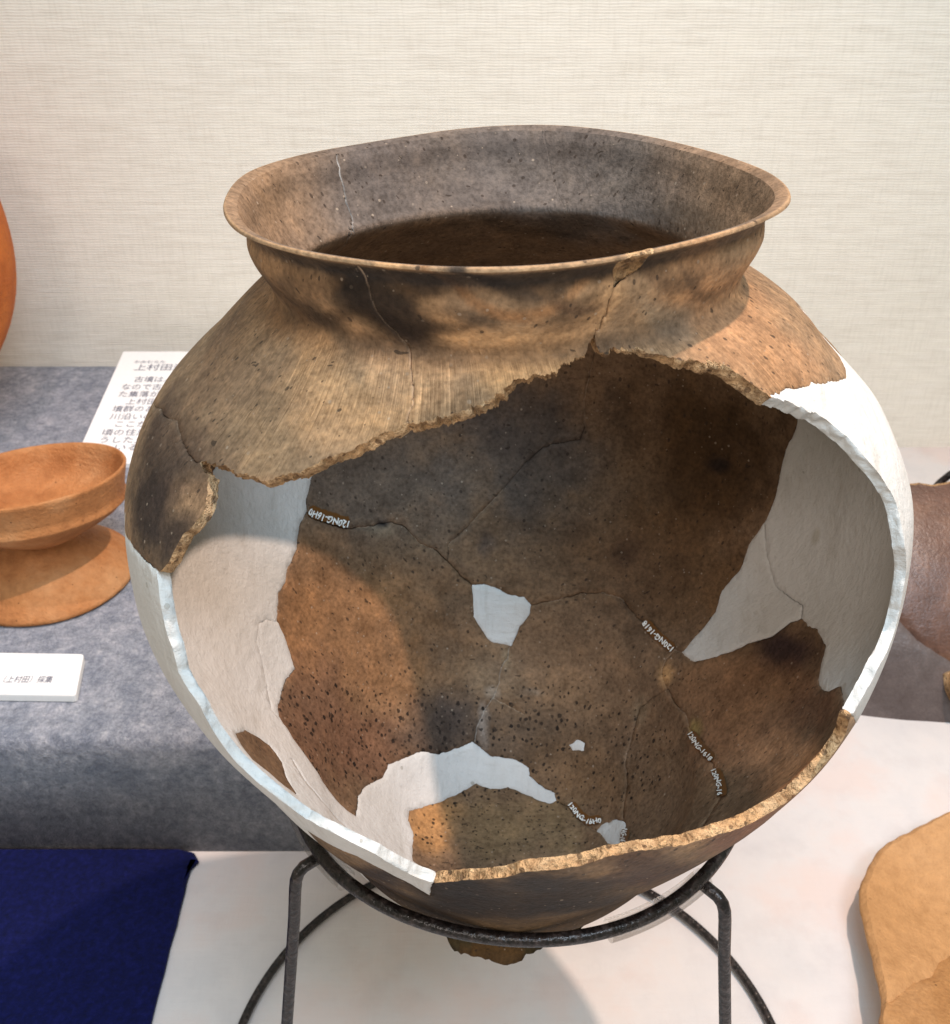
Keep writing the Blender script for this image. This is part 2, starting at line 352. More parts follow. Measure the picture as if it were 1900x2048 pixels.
# navy cloth
a = at_z(404, 1707, Z_TABLE); b_ = at_z(316, 2060, Z_TABLE)
ring = [(-5.5, Y_PLAT-.012), (a[0]-.10, Y_PLAT-.012), (a[0]-.03, Y_PLAT-.03), (a[0], Y_PLAT-.075), (a[0]-.035, Y_PLAT-.13)]
dirn = (b_[:2]-a[:2])/np.linalg.norm(b_[:2]-a[:2])
for k in range(1, 30):
    p = a[:2]+dirn*k*.06+np.array([-.03+.006*noise.noise(Vector((k*.5, 0, 0))), 0]); ring.append(tuple(p))
ring += [(-5.5, ring[-1][1])]
n = len(ring); h0, h1 = Z_TABLE+.008, Z_TABLE+.030
V = [(x, y, h0) for x, y in ring]+[(x, y, h1-.008) for x, y in ring]+[(x-.012 if 0 < i < n-1 else x, y, h1) for i, (x, y) in enumerate(ring)]
F = [(i, (i+1) % n, n+(i+1) % n, n+i) for i in range(n)]+[(n+i, n+(i+1) % n, 2*n+(i+1) % n, 2*n+i) for i in range(n)]+[tuple(range(2*n, 3*n)), tuple(range(n))[::-1]]
tag(mesh_obj('navy_cloth', V, F, [M_NAVY], smooth=False), 'dark navy blue cloth lying on the white table below the felt platform', 'cloth')

# ------------------------------------------------------------------ text
def text_mesh(body, size, align='LEFT', bold=0.0):
    cu = bpy.data.curves.new('lettering', 'FONT'); cu.body = body; cu.size = size; cu.align_x = align; cu.align_y = 'CENTER'
    cu.resolution_u = 2; cu.offset = bold
    o = bpy.data.objects.new('lettering', cu); COL.objects.link(o)
    bpy.context.view_layer.update()
    me = o.to_mesh(); V = np.array([v.co[:] for v in me.vertices]).reshape(-1, 3); F = [tuple(p.vertices) for p in me.polygons]
    o.to_mesh_clear(); bpy.data.objects.remove(o); bpy.data.curves.remove(cu)
    return V, F

# small label card on the felt
cz = Z_PLAT+.045
tr = at_z(168, 1308, cz); brr = at_z(151.5, 1391, cz); tl = at_z(-150, 1303, cz); bl = at_z(-178, 1386, cz)
card = thing('label_card', 'small white label card lying on grey felt in front of the orange footed dish', 'label card', ((tr[0]+bl[0])/2, (tr[1]+bl[1])/2, Z_PLAT))
q = [bl, brr, tr, tl]
def rounded_quad(q, r, seg=3):
    out = []
    for i in range(4):
        p, a, b = q[i][:2], q[i-1][:2], q[(i+1) % 4][:2]
        u = (a-p)/np.linalg.norm(a-p)*r; v = (b-p)/np.linalg.norm(b-p)*r
        for k in range(seg+1):
            t = k/seg; out.append((1-t)**2*(p+u)+2*t*(1-t)*p+t*t*(p+v))
    return out
rq = rounded_quad(q, .02); n = len(rq)
V = [(x, y, Z_PLAT+.006) for x, y in rq]+[(x, y, cz-.005) for x, y in rq]+[(x*.996+.004*(tr[0]+bl[0])/2, y*.99+.01*(tr[1]+bl[1])/2, cz) for x, y in rq]
F = [(i, (i+1) % n, n+(i+1) % n, n+i) for i in range(n)]+[(n+i, n+(i+1) % n, 2*n+(i+1) % n, 2*n+i) for i in range(n)]+[tuple(range(2*n, 3*n)), tuple(range(n))[::-1]]
mesh_obj('card', V, F, [M_PAPER], card, smooth=False)
def plane_text(name, body, pxa, pxb, z, parent, up, bold=0.0, plane=None):
    """lettering laid on a plane between two photo points of its base line"""
    if plane is None: A = at_z(*pxa, z); B = at_z(*pxb, z); N = np.array([0, 0, 1.])
    else: A = on_plane(*pxa, *plane); B = on_plane(*pxb, *plane); N = plane[1]
    V, F = text_mesh(body, 1.0, bold=bold)
    if len(V) == 0: return None
    V[:, 0] -= V[:, 0].min(); wid = V[:, 0].max(); L = np.linalg.norm(B-A); u = (B-A)/L; v = np.cross(N, u); v /= np.linalg.norm(v)
    P = A+np.outer(V[:, 0]*(L/wid), u)+np.outer(V[:, 1]*up, v)+N*.0025
    return mesh_obj(name, P, F, [M_INK], parent, smooth=False)
plane_text('printed_text', '（上村田）採集', (8, 1360), (105, 1360.5), cz, card, .055, 0.0)

# big explanatory panel
pA = CAM+np.array([0, 7.42, -3.255]); yB = 6.10; slope = (3.483-.03-3.255)/(7.42-yB)
N_P = np.array([0, -slope, 1.0]); N_P /= np.linalg.norm(N_P); P0 = np.array([0, pA[1], pA[2]])
TL = on_plane(247, 703, P0, N_P); xl = TL[0]
zz = lambda y: P0[2]+(y-P0[1])*slope
y1, y0 = TL[1], CAM[1]+yB; xr = xl+1.75
panel = thing('text_panel', 'white explanatory text panel sloping on the felt behind the dish and jar', 'text panel', ((xl+xr)/2, (y0+y1)/2, Z_PLAT))
t_ = .03
V = [(xl, y0, zz(y0)), (xr, y0, zz(y0)), (xr, y1, zz(y1)), (xl, y1, zz(y1))]; V += [(x, y, z-t_) for x, y, z in V]
F = [(0, 1, 2, 3), (7, 6, 5, 4), (0, 4, 5, 1), (1, 5, 6, 2), (2, 6, 7, 3), (3, 7, 4, 0)]
mesh_obj('sheet', V, F, [M_PAPER], panel, smooth=False)
V = [(xl+.2, y0+.35, Z_PLAT+.004), (xr-.2, y0+.35, Z_PLAT+.004), (xr-.2, y1-.05, Z_PLAT+.004), (xl+.2, y1-.05, Z_PLAT+.004)]
V += [(x, y, zz(y)-t_-.002) for x, y, z in V]
mesh_obj('support', V, [(3, 2, 1, 0), (4, 5, 6, 7), (0, 1, 5, 4), (1, 2, 6, 5), (2, 3, 7, 6), (3, 0, 4, 7)], [M_PAPER], panel, smooth=False)
rows = [('かみむらた', 269, 724.5, 62, .030), ('上村田遺跡', 269, 736, 128, .072),
        ('古墳はムラの首長の墓', 269, 760, 196, .062), ('なので古墳の近くには必ずま', 244, 775, 262, .062), ('た集落が営まれているはずで', 238, 789.5, 268, .062),
        ('上村田遺跡は上村田古', 252, 804.5, 212, .062), ('墳群のある丘のすぐ下の', 225, 819, 236, .062), ('川沿いの低い段丘の上に', 220, 834.5, 240, .062),
        ('ここからは古墳と同じ', 231, 849.5, 222, .062), ('頃の住居の跡が見つかり', 204.5, 866, 252, .062), ('うした土器が多く出て', 201, 881, 232, .062), ('いる', 230, 896, 46, .062)]
for body, x, y, wpx, sz in rows:
    plane_text('printed_text', body, (x, y), (x+wpx, y), 0, panel, sz*1.25, 0.0, (P0, N_P))

# ------------------------------------------------------------------ footed dish on the felt
M_DISH = orange_material('orange_earthenware', [(.3, (.30, .112, .036)), (.5, (.44, .185, .066)), (.7, (.52, .26, .115))], .85, 1.2, .22)
dish = thing('footed_dish', 'orange earthenware footed dish on the grey felt left of the jar', 'footed dish', (-2.44, 2.43, Z_PLAT))
ft = [(.10, .30), (.165, .32), (.175, .295), (.195, .262), (.235, .218), (.30, .165), (.365, .118), (.415, .082), (.425, .070), (.448, .052), (.468, .032), (.475, .015), (.464, .003), (.43, .004), (.40, .03), (.30, .115), (.20, .19), (.12, .25), (.10, .28)]
V, F = lathe(ft, 96, (-2.44, 2.43, Z_PLAT+.004), wob=.02); mesh_obj('foot', V, F, [M_DISH], dish)
bowl = [(.0, .262), (.10, .262), (.16, .275), (.26, .325), (.36, .375), (.415, .405), (.438, .428), (.458, .446), (.460, .456), (.448, .468), (.450, .50), (.462, .56), (.474, .615), (.478, .632), (.472, .643), (.462, .640), (.452, .615), (.435, .55), (.42, .50), (.39, .455), (.32, .405), (.20, .36), (.0, .345)]
V, F = lathe(bowl, 128, (-2.40, 2.43, Z_PLAT), wob=.015)
V = [(x, y, z+((x+2.40)*.075-(y-2.43)*.16 if z > Z_PLAT+.40 else ((x+2.40)*.075-(y-2.43)*.16)*max(0, (z-Z_PLAT-.27)/.13))) for x, y, z in V]
mesh_obj('bowl', V, F, [M_DISH], dish)
# orange jar at the far left
M_OJAR = orange_material('bright_orange_earthenware', [(.3, (.36, .082, .012)), (.5, (.50, .138, .022)), (.7, (.57, .18, .034))], .3, .6, .3)
jc = (-3.90, 4.05, Z_PLAT)
oj = thing('round_jar', 'bright orange round jar at the far left edge against the wall', 'jar', jc)
def ell(a, b, zc, n=28):
    return [(a*math.sin(t), zc-b*math.cos(t)) for t in np.linspace(.28, 2.62, n)]
bp = [(.0, .035), (.24, .02)]+ell(.905, 1.12, 1.27)+[(.445, 2.28), (.44, 2.32), (.50, 2.42), (.56, 2.49), (.55, 2.505), (.50, 2.43), (.41, 2.32)]
V, F = lathe(bp, 128, jc, wob=.012); mesh_obj('body', V, F, [M_OJAR], oj)

# ------------------------------------------------------------------ THE JAR : geometry
PROF = np.array([(0, -1.385), (.15, -1.385), (.28, -1.372), (.36, -1.315), (.443, -1.218), (.595, -1.03), (.699, -.833), (.797, -.668), (.870, -.502), (.942, -.342), (.982, -.173), (.985, 0), (.9546, .168), (.89, .285), (.803, .378), (.70, .472), (.6256, .535), (.572, .580), (.540, .607), (.528, .624), (.534, .645), (.549, .674), (.565, .704), (.571, .724), (.570, .744), (.567, .764), (.583, .789), (.612, .808)])
RIMCO = [0.62314, -0.00347, 0.00738, -0.01185, 0.00182, -0.00394, -0.01274, 0.01032, -0.01443, 0.00617, 0.00132, -0.00535, -0.00171]
ZD = np.array([-1.3, -.9, -.5, -.1, .2, .45, .6]); DL = np.array([-0.024, -0.078, -0.042, 0.0014, 0.0137, 0.0409, 0.0955]); DR = np.array([-0.0708, -0.1091, 0.0154, -0.0046, -0.0018, 0.0105, 0.0822])
def hermite(d, P, t):
    m = np.zeros_like(P); h = np.diff(d)[:, None]; dl = np.diff(P, axis=0)/h
    m[1:-1] = (dl[:-1]*h[1:]+dl[1:]*h[:-1])/(h[1:]+h[:-1]); m[0] = dl[0]; m[-1] = dl[-1]
    i = np.clip(np.searchsorted(d, t)-1, 0, len(d)-2); hh = h[i]; s = ((t-d[i])[:, None]/hh)
    return (1+2*s)*(1-s)**2*P[i]+s*(1-s)**2*hh*m[i]+s*s*(3-2*s)*P[i+1]+s*s*(s-1)*hh*m[i+1]
DD = np.r_[0, np.cumsum(np.hypot(*np.diff(PROF, axis=0).T))]; RHO = DD[-1]
TT = np.linspace(0, RHO, 700); PT = hermite(DD, PROF, TT)
TN = np.gradient(PT, axis=0); TN /= np.linalg.norm(TN, axis=1)[:, None]; NORM = np.stack([TN[:, 1], -TN[:, 0]], 1)
THK = np.interp(PT[:, 1], [-1.4, -1.2, -.5, .3, .56, .63, .70, .78, .81], [.034, .029, .026, .027, .036, .038, .032, .026, .019])
ker = np.ones(41)/41
NS = np.stack([np.convolve(np.pad(NORM[:, k], 20, 'edge'), ker, 'valid') for k in (0, 1)], 1); NS /= np.linalg.norm(NS, axis=1)[:, None]
INP = PT-NS*THK[:, None]; INP[:, 0] = np.maximum(INP[:, 0], 0)
u_ = np.clip((PT[:, 1]-.612)/(PT[-1, 1]-.612), 0, 1); flare = np.stack([.490+.093*u_**1.2, .600+.207*u_], 1)
wz = (smooth01(.612, .650, PT[:, 1]))[:, None]; INP = INP*(1-wz)+flare*wz
def warp(th, r, z):
    cs = np.cos(th); w_ = smooth01(.5, .72, z)
    d = np.where(cs > 0, np.interp(z, ZD, DR), np.interp(z, ZD, DL))*np.abs(cs)*(1-w_)
    d = d-.040*np.maximum(0, cs)*np.exp(-((np.asarray(z)-.628)/.045)**2)      # the neck pinches in more on one side
    rk = RIMCO[0]*np.ones_like(th)
    for k in range(1, 7): rk = rk+RIMCO[2*k-1]*np.cos(k*th)+RIMCO[2*k]*np.sin(k*th)
    q = (1+d)*(1+w_*(rk/.6099-1)); X = r*q*np.cos(th); Y = r*q*np.sin(th)
    return np.stack([X-.0522*w_, Y+.0204*w_, z+w_*(.0284*X-.0408*Y)], -1)
def pot(U, side):
    """domain point (planar, radius = arc length from the base) -> 3-D point on the outer (0) or inner (1) skin"""
    U = np.asarray(U, float); rho = np.hypot(U[..., 0], U[..., 1]); th = np.arctan2(U[..., 1], U[..., 0])
    A = PT if side == 0 else INP
    return warp(th, np.interp(rho, TT, A[:, 0]), np.interp(rho, TT, A[:, 1]))
NTH, NRH = 360, 260
def skin(side):
    th = np.linspace(0, 2*math.pi, NTH, endpoint=False); rh = np.linspace(.002, RHO, NRH)
    U = np.stack([np.outer(rh, np.cos(th)), np.outer(rh, np.sin(th))], -1); P = pot(U, side).reshape(-1, 3)
    F = []
    for i in range(NRH-1):
        for k in range(NTH):
            a0 = i*NTH+k; b0 = i*NTH+(k+1) % NTH; F += [(a0, b0, b0+NTH), (a0, b0+NTH, a0+NTH)]
    return BVHTree.FromPolygons([tuple(p) for p in P], F), P, F, U.reshape(-1, 2)
SK = [skin(0), skin(1)]
def bary(P, T, A):
    v0, v1, v2 = T[1]-T[0], T[2]-T[0], P-T[0]
    d00, d01, d11, d20, d21 = v0@v0, v0@v1, v1@v1, v2@v0, v2@v1; dn = d00*d11-d01*d01+1e-18
    v = (d11*d20-d01*d21)/dn; w_ = (d00*d21-d01*d20)/dn
    return A[0]*(1-v-w_)+A[1]*v+A[2]*w_
def hit(px, py, side, last=None):
    """photo pixel -> domain point. outer skin: first hit; inner skin: last hit"""
    last = (side == 1) if last is None else last
    bvh, P, F, U = SK[side]; cx, cy = 1020., 1000.
    for k in range(60):
        d = Vector(ray(px, py)); o = Vector(CAM); best = None
        while True:
            loc, nr, idx, ds = bvh.ray_cast(o, d)
            if loc is None: break
            best = (loc, idx)
            if not last: break
            o = loc+d*1e-4
        if best is not None:
            f = F[best[1]]; return bary(np.array(best[0]), P[list(f)], U[list(f)])
        px += (cx-px)*.004; py += (cy-py)*.004
    raise RuntimeError('no hit')
O = lambda *pts: [hit(x, y, 0) for x, y in pts]
I = lambda *pts: [hit(x, y, 1) for x, y in pts]

# ---- outlines read off the photograph
open_top = [(1192, 668), (1178, 690), (1158, 712), (1136, 728), (1105, 741), (1073, 750), (1050, 759), (1029, 767), (1003, 781), (977, 794), (950, 808), (927.6, 819), (900, 829), (868, 836.6), (840, 839), (811.5, 843.7), (787, 857.8), (769.5, 866), (740, 882), (708, 895.5), (672, 911), (639.6, 923), (618, 932), (597, 941), (565, 951), (541.7, 958.7), (522.7, 962.5), (505, 955), (492, 949), (473.5, 940), (450, 934), (428, 930), (415, 924), (401.5, 921)]
open_flap = [(398, 926.5), (408, 938), (415, 953), (414, 978), (411, 1002), (406, 1018), (398, 1032.6), (383, 1051), (367, 1066.7), (357, 1086), (348.5, 1100.8), (340, 1120), (329.5, 1135), (322, 1142.4)]
open_pl_left = [(316, 1146), (318, 1165), (320, 1188), (324, 1215), (329.5, 1241), (336, 1268), (344.7, 1294), (358, 1348), (378, 1385), (400, 1416.6), (431.5, 1459.7+14), (470, 1522), (505, 1555), (540, 1585), (575, 1612), (610, 1637), (650, 1659), (691, 1679.5), (750.5, 1707.5), (803, 1739), (830, 1752), (862.7, 1765)]
open_bot = [(890.7, 1765), (925, 1763), (960.8, 1762), (987.6, 1758), (1040, 1746), (1090, 1741), (1145, 1735), (1191, 1724), (1220, 1713), (1250.5, 1706), (1285, 1701), (1320.6, 1698), (1360, 1691), (1390.7, 1684), (1436, 1668), (1463, 1662), (1505, 1645), (1535, 1628), (1557.7, 1615), (1580, 1600), (1600, 1586), (1620, 1567), (1640, 1545), (1658, 1525), (1673, 1505), (1684, 1483), (1694, 1455), (1701, 1434)]
open_pl_right = [(1711, 1425), (1720.5, 1406), (1742, 1368.6), (1761, 1328), (1776.5, 1300), (1792, 1258), (1803, 1210), (1811, 1160), (1813, 1129), (1809, 1094.7), (1803, 1048), (1795, 1010.7), (1783, 985), (1770, 964), (1739, 923.6), (1708, 886), (1680, 861), (1652.6, 838), (1628, 825), (1604, 813.7), (1572, 801), (1542, 792)]
open_sh_right = [(1516, 774.7), (1500, 763), (1487, 752.8), (1470, 741), (1453, 730.8), (1436, 724), (1419, 721), (1392, 721), (1365, 721), (1340, 713), (1312, 706.5), (1288, 700), (1263, 696.8), (1240, 701), (1222, 705), (1209, 704), (1197, 697), (1192, 684)]
d_top, d_flap, d_pl, d_bot, d_pr, d_sr = map(lambda L: O(*L), (open_top, open_flap, open_pl_left, open_bot, open_pl_right, open_sh_right))
opening = d_top+d_flap+d_pl+d_bot+d_pr+d_sr
opening.append(opening[0])

lines = []            # (polyline in the domain, closed opening?, groove depth, wander)
OPEN = jitter(resample(opening, .012), .010, 14, 1.3); OPEN = jitter(OPEN, .006, 55, 5.1); OPEN[-1] = OPEN[0]
def near_open(p): return OPEN[np.argmin(np.hypot(OPEN[:, 0]-p[0], OPEN[:, 1]-p[1]))]
def snap(p, tol=.07):
    """a join ends exactly on the join, fill or opening it runs into"""
    best = (tol, p)
    if np.hypot(*p) > RHO-1e-6: return p
    for L in [OPEN]+[l for l, _ in lines]:
        d = np.hypot(L[:, 0]-p[0], L[:, 1]-p[1]); j = int(np.argmin(d))
        if d[j] < best[0]: best = (d[j], L[j])
    return best[1]
def crack(pts, depth=.010, amp=.004, start=False, end=False, freq=30, pale=0.):
    P = list(pts)
    if start: P = [near_open(P[0])]+P
    if end is True: P = P+[near_open(P[-1])]
    elif end is not False: P = P+[near_open(end)]
    P = [snap(P[0])]+list(P[1:-1])+[snap(P[-1])] if not (len(P) > 3 and np.hypot(*(np.asarray(P[0])-P[-1])) < 1e-9) else P
    L = resample(P, .010); L = jitter(L, amp, freq, len(lines)*1.7); L = jitter(L, .0030, 95, len(lines)*2.3); lines.append((L, depth)); PALE.append(pale); return L
PALE = []
def lip(p):
    p = np.asarray(p); return p/np.linalg.norm(p)*RHO
# left plaster: inside edge, arc over the base, then out along the exterior
LP_IN = [(630, 928), (620, 970), (613.6, 1002.6), (615, 1022), (604, 1045), (597.4, 1070.8), (594, 1100), (576, 1135.7), (571, 1165), (558.4, 1187.7), (555, 1239.6), (569.8, 1272), (581, 1304.5), (591, 1337), (573, 1359.7), (568, 1371), (557.7, 1409.6), (559.5, 1434), (589, 1479.7), (610, 1507.7), (645, 1560), (680, 1609), (712, 1634), (716, 1610), (717, 1592), (733, 1571), (768, 1553), (778.5, 1528.7), (813.6, 1514.7), (841.6, 1502.5), (880, 1507.7), (918.7, 1495.5), (945.6, 1483), (966.6, 1500.7), (984, 1513), (1029.7, 1518), (1047, 1530.5), (1059.5, 1535.8), (1057.7, 1551.5), (1092.8, 1579.6), (1110, 1585), (1112, 1600.6), (1099.8, 1607.6), (1068, 1595), (1015.7, 1574.3), (1001.6, 1577), (980.6, 1577.8), (952.6, 1567), (928, 1581), (900, 1595), (848.6, 1613), (820.6, 1621.6), (817, 1641), (827.6, 1669), (826, 1700.5), (826, 1721.5), (845, 1738)]
top_join = O((242, 1021))+I((470, 880), (560, 885), (622, 900))
lp_in = I(*LP_IN)
ext_low = O((607, 1655), (645, 1679.5), (715.5, 1711), (768, 1739), (820.6, 1767), (859, 1791.6), (861, 1778))
flap_line = O((244, 1040), (250, 1059), (261, 1082), (276.5, 1104.5), (299, 1127), (312, 1139))
crack(top_join+lp_in+ext_low, .006, .004, end=O((864, 1766))[0])
crack(O((242, 1021))+flap_line, .006, .003, end=True)
# right plaster
RP_IN = [(1596.6, 818.5), (1594, 847.7), (1584, 875), (1572, 898.7), (1560, 945), (1550, 991), (1531, 1040), (1497, 1088.6), (1477, 1142), (1443, 1181), (1431, 1225), (1399, 1264), (1363, 1305), (1385, 1322.4), (1419, 1317.5), (1467.5, 1300.5), (1492, 1288), (1540.6, 1273.7), (1579.6, 1244.5), (1601.5, 1237), (1613.7, 1251.8), (1633, 1256.7), (1650, 1293), (1643, 1327), (1635.6, 1361), (1640.4, 1378.4), (1657.5, 1383), (1682, 1371), (1684, 1392), (1690, 1412)]
rp_ext = O((1541, 789), (1574.7, 774.7), (1623, 765), (1660, 763), (1682, 760), (1694, 745.5), (1682, 716), (1648, 672), (1613.6, 623.7), (1598, 606))
crack(rp_ext+I((1598, 790))+I(*RP_IN[:-1]), .006, .004, start=True, end=O((1704, 1431))[0])
crack(I((1526, 1045), (1531, 1103), (1550, 1171), (1579.6, 1196), (1604, 1210), (1601.5, 1236)), .006, .003)
# oval sherd set in the left plaster, and a proud lobe of plaster
oval = I((472, 1465.7), (491, 1460), (515.7, 1472.7), (540, 1490), (554, 1507.7), (564.7, 1525), (575, 1557), (594.5, 1587), (575, 1574), (540, 1546), (505, 1518), (484, 1490)); crack(oval+[oval[0]], .005, .002)
lobe = I((555, 1243), (532, 1238), (519, 1246), (514, 1282), (524, 1321), (533, 1370), (543, 1420), (560, 1455)); lobe_line = crack(lobe, .004, .003)
crack(I((585, 1520), (610, 1560), (645, 1600), (690, 1650), (715, 1680)), .010, .003)
# plaster patches
pc = I((944.8, 1169.8), (967.5, 1168), (996.8, 1178), (1016, 1189), (1048.7, 1194), (1061.7, 1210.4), (1058.4, 1230), (1039, 1254), (1022.7, 1293), (980.5, 1283.4), (964, 1260.7), (948, 1233), (946.4, 1200.6)); crack(pc+[pc[0]], .006, .002)
ps = I((1138, 1490), (1152, 1480), (1170, 1485), (1166, 1501), (1145, 1501)); crack(ps+[ps[0]], .004, .004)
pl = I((1192.7, 1662), (1203, 1649.7), (1211, 1645.4), (1218, 1645.4), (1224, 1640), (1232.6, 1638.5), (1244.7, 1641), (1250.7, 1645.4), (1251.6, 1652), (1248, 1666), (1244.7, 1676.6), (1237, 1688), (1230, 1693.5), (1222, 1691), (1212, 1682.6), (1205.7, 1673), (1200.5, 1666)); crack(pl+[pl[0]], .006, .001)
# joins between sherds inside
c1 = I((613.6, 1026), (652.6, 1045), (695, 1058), (724, 1054.5), (760, 1048), (786, 1045), (811.7, 1054.5), (844, 1090), (873, 1100), (896, 1123), (925, 1155), (944.8, 1169.8)); crack(c1, .016, .004)
crack(I((896, 1123), (897, 1088), (922, 1066), (967.5, 1019), (1013, 970), (1052, 924.7), (1085, 896), (1107, 888), (1140, 883), (1160, 880), (1170, 850), (1168, 800), (1180, 745), (1190, 700)), .009, .004)
crack(I((1190, 700), (1150, 440), (1100, 330), (1089, 275))+[lip(I((1089, 268))[0])], .0022, .004)
crack(I((1061.7, 1210.4), (1080, 1207), (1117, 1198), (1160.7, 1186), (1204.5, 1186), (1238.6, 1193), (1248, 1203), (1272.7, 1234.7), (1287, 1244.5), (1318, 1272), (1350.6, 1298), (1363, 1305)), .010, .004)
c4 = I((1350, 1300), (1331, 1317.5), (1321, 1346.7), (1333.6, 1376), (1348.6, 1406), (1369.7, 1427), (1380, 1458.7), (1404.7, 1500.7), (1425.8, 1528.8), (1436, 1560), (1439.8, 1595), (1425.8, 1620), (1404.7, 1652)); crack(c4, .010, .004, end=True)
crack(I((1333.6, 1376), (1303, 1395.6), (1278.5, 1416.6), (1268, 1455), (1254, 1504), (1250.5, 1532), (1256, 1567), (1250.5, 1595), (1247, 1620), (1246, 1641)), .009, .004)
crack(I((1019, 1291), (1016, 1314), (1003, 1337), (996.8, 1369.5), (984, 1395), (970, 1420), (956, 1451.6), (949, 1485)), .008, .006, pale=2.)
crack(I((1112, 1600), (1124, 1607.6), (1139, 1614), (1150, 1627), (1157, 1638.5), (1173.7, 1653), (1192.7, 1662)), .012, .003)
crack(I((1230, 1693.5), (1233, 1704)), .008, .002, end=True)
crack(I((984, 1398), (1005, 1406), (1043.7, 1427)), .007, .003)
crack(I((1310, 1500), (1330, 1505), (1345, 1520)), .006, .003)
# joins on the shoulder and rim
e1i = I((672.6, 309), (678, 333.7), (685, 369), (690, 397), (699, 418), (702.5, 439), (697, 474)); crack([lip(e1i[0])]+e1i+I((640, 905)), .020, .022, pale=2.)
e2 = O((723.6, 540), (732.4, 558.8), (741, 597.5), (755, 622), (780, 657), (808, 685), (818.6, 710), (820, 734.6), (829, 770), (822, 819), (815, 840)); crack([lip(e2[0])]+e2, .015, .018, end=True, pale=.8)
e3 = O((1236, 556), (1229, 574), (1219, 604), (1214, 633.5), (1195, 658)); crack(e3, .012, .014, end=True, pale=.3)
e3b = O((1227, 540), (1229, 555), (1229, 576), (1240, 565), (1256, 552), (1274, 541), (1284, 534)); crack([lip(e3b[0])]+e3b+[lip(e3b[-1])], .006, .003)
crack(O((300, 800), (322, 816.7), (352, 839), (360, 866), (371, 896), (382.6, 915), (395, 924)), .009, .003, end=True)
crack(O((244, 1018), (262, 900), (285, 838), (300, 800)), .004, .002)

# ---- constrained triangulation of the whole skin in its flat domain
def build_domain(lines, closed, spacing_pts, bound):
    pts = []; edges = []; info = {}
    def add(p): pts.append((float(p[0]), float(p[1]))); return len(pts)-1
    def addline(L, close=False):
        ids = [add(p) for p in L]
        for a, b in zip(ids[:-1], ids[1:]): edges.append((a, b))
        return ids
    addline(bound); addline(closed)
    allL = [closed]
    for L, dep in lines: addline(L); allL.append(L)
    cr = np.concatenate(allL)
    for L, dep in lines:                       # flanks that keep every groove narrow
        if len(L) < 3: continue
        T = np.gradient(L, axis=0); T /= np.linalg.norm(T, axis=1)[:, None]+1e-12; Nn = np.stack([-T[:, 1], T[:, 0]], 1)
        ru = L/(np.hypot(L[:, 0], L[:, 1])[:, None]+1e-9); rr_ = np.hypot(L[:, 0], L[:, 1]); kk = np.clip(rr_/np.maximum(np.interp(rr_, TT, PT[:, 0]), .05), 1, 5)[:, None]
        nr_ = (Nn*ru).sum(1)[:, None]; Nn = ru*nr_+(Nn-ru*nr_)*kk          # same width on the jar wherever the flat domain is stretched
        for s in (1, -1):
            for off in (.0030,):
                for p in L+Nn*off*s:
                    if (np.hypot(cr[:, 0]-p[0], cr[:, 1]-p[1])).min() > off*.75: add(p)
    arr = np.array(pts); cell = {}
    for i, p in enumerate(arr): cell.setdefault((int(p[0]//.012), int(p[1]//.012)), []).append(i)
    for p in spacing_pts:
        cx, cy = int(p[0]//.012), int(p[1]//.012); ok = True
        for dx in (-1, 0, 1):
            for dy in (-1, 0, 1):
                for j in cell.get((cx+dx, cy+dy), ()):
                    if (arr[j, 0]-p[0])**2+(arr[j, 1]-p[1])**2 < .0085**2: ok = False
        if ok: add(p)
    return pts, edges
gp = []
rh = 0.02
while rh < RHO-.008:
    r3 = max(np.interp(rh, TT, PT[:, 0]), .02); z3 = np.interp(rh, TT, PT[:, 1]); st = .0115 if z3 > .52 else .019
    nn = max(6, int(2*math.pi*min(rh, r3*(1 if z3 < -.3 else 9))/(st if z3 < .52 else .0135))); o_ = RNG.random()*6.28
    for k in range(nn):
        t = o_+2*math.pi*k/nn; gp.append((rh*math.cos(t)+RNG.normal()*.002, rh*math.sin(t)+RNG.normal()*.002))
    rh += st*.95
lipc = [(RHO*math.cos(t), RHO*math.sin(t)) for t in np.linspace(0, 2*math.pi, 1301)]; lipc[-1] = lipc[0]
pts, edges = build_domain(lines, OPEN, gp, lipc)
dv, de, df, ov, oe, of = delaunay_2d_cdt([Vector(p) for p in pts], edges, [], 0, 1e-5, True)
DV = np.array([v[:] for v in dv]); DF = np.array([tuple(f) for f in df], int)
CON = set(tuple(sorted(e)) for e, o_ in zip(de, oe) if len(o_))
# grooves
crk = np.zeros(len(DV)); 
allc = np.concatenate([L for L, _ in lines]); alld = np.concatenate([np.full(len(L), d) for L, d in lines]); allp = np.concatenate([np.full(len(L), p) for (L, _), p in zip(lines, PALE)]); palev = np.zeros(len(DV))
convert = {}
for e in CON:
    for i in e: convert[i] = 1
for i in convert:
    dd = np.hypot(allc[:, 0]-DV[i, 0], allc[:, 1]-DV[i, 1]); j = int(np.argmin(dd))
    if dd[j] < .004: palev[i] = allp[j]; crk[i] = (1.5 if np.hypot(*DV[i]) > RHO-.05 and allp[j] > 0 else 1.)*.50*alld[j]*(.55+.9*max(0, .5+noise.noise(Vector((DV[i, 0]*9, DV[i, 1]*9, 3.3)))))
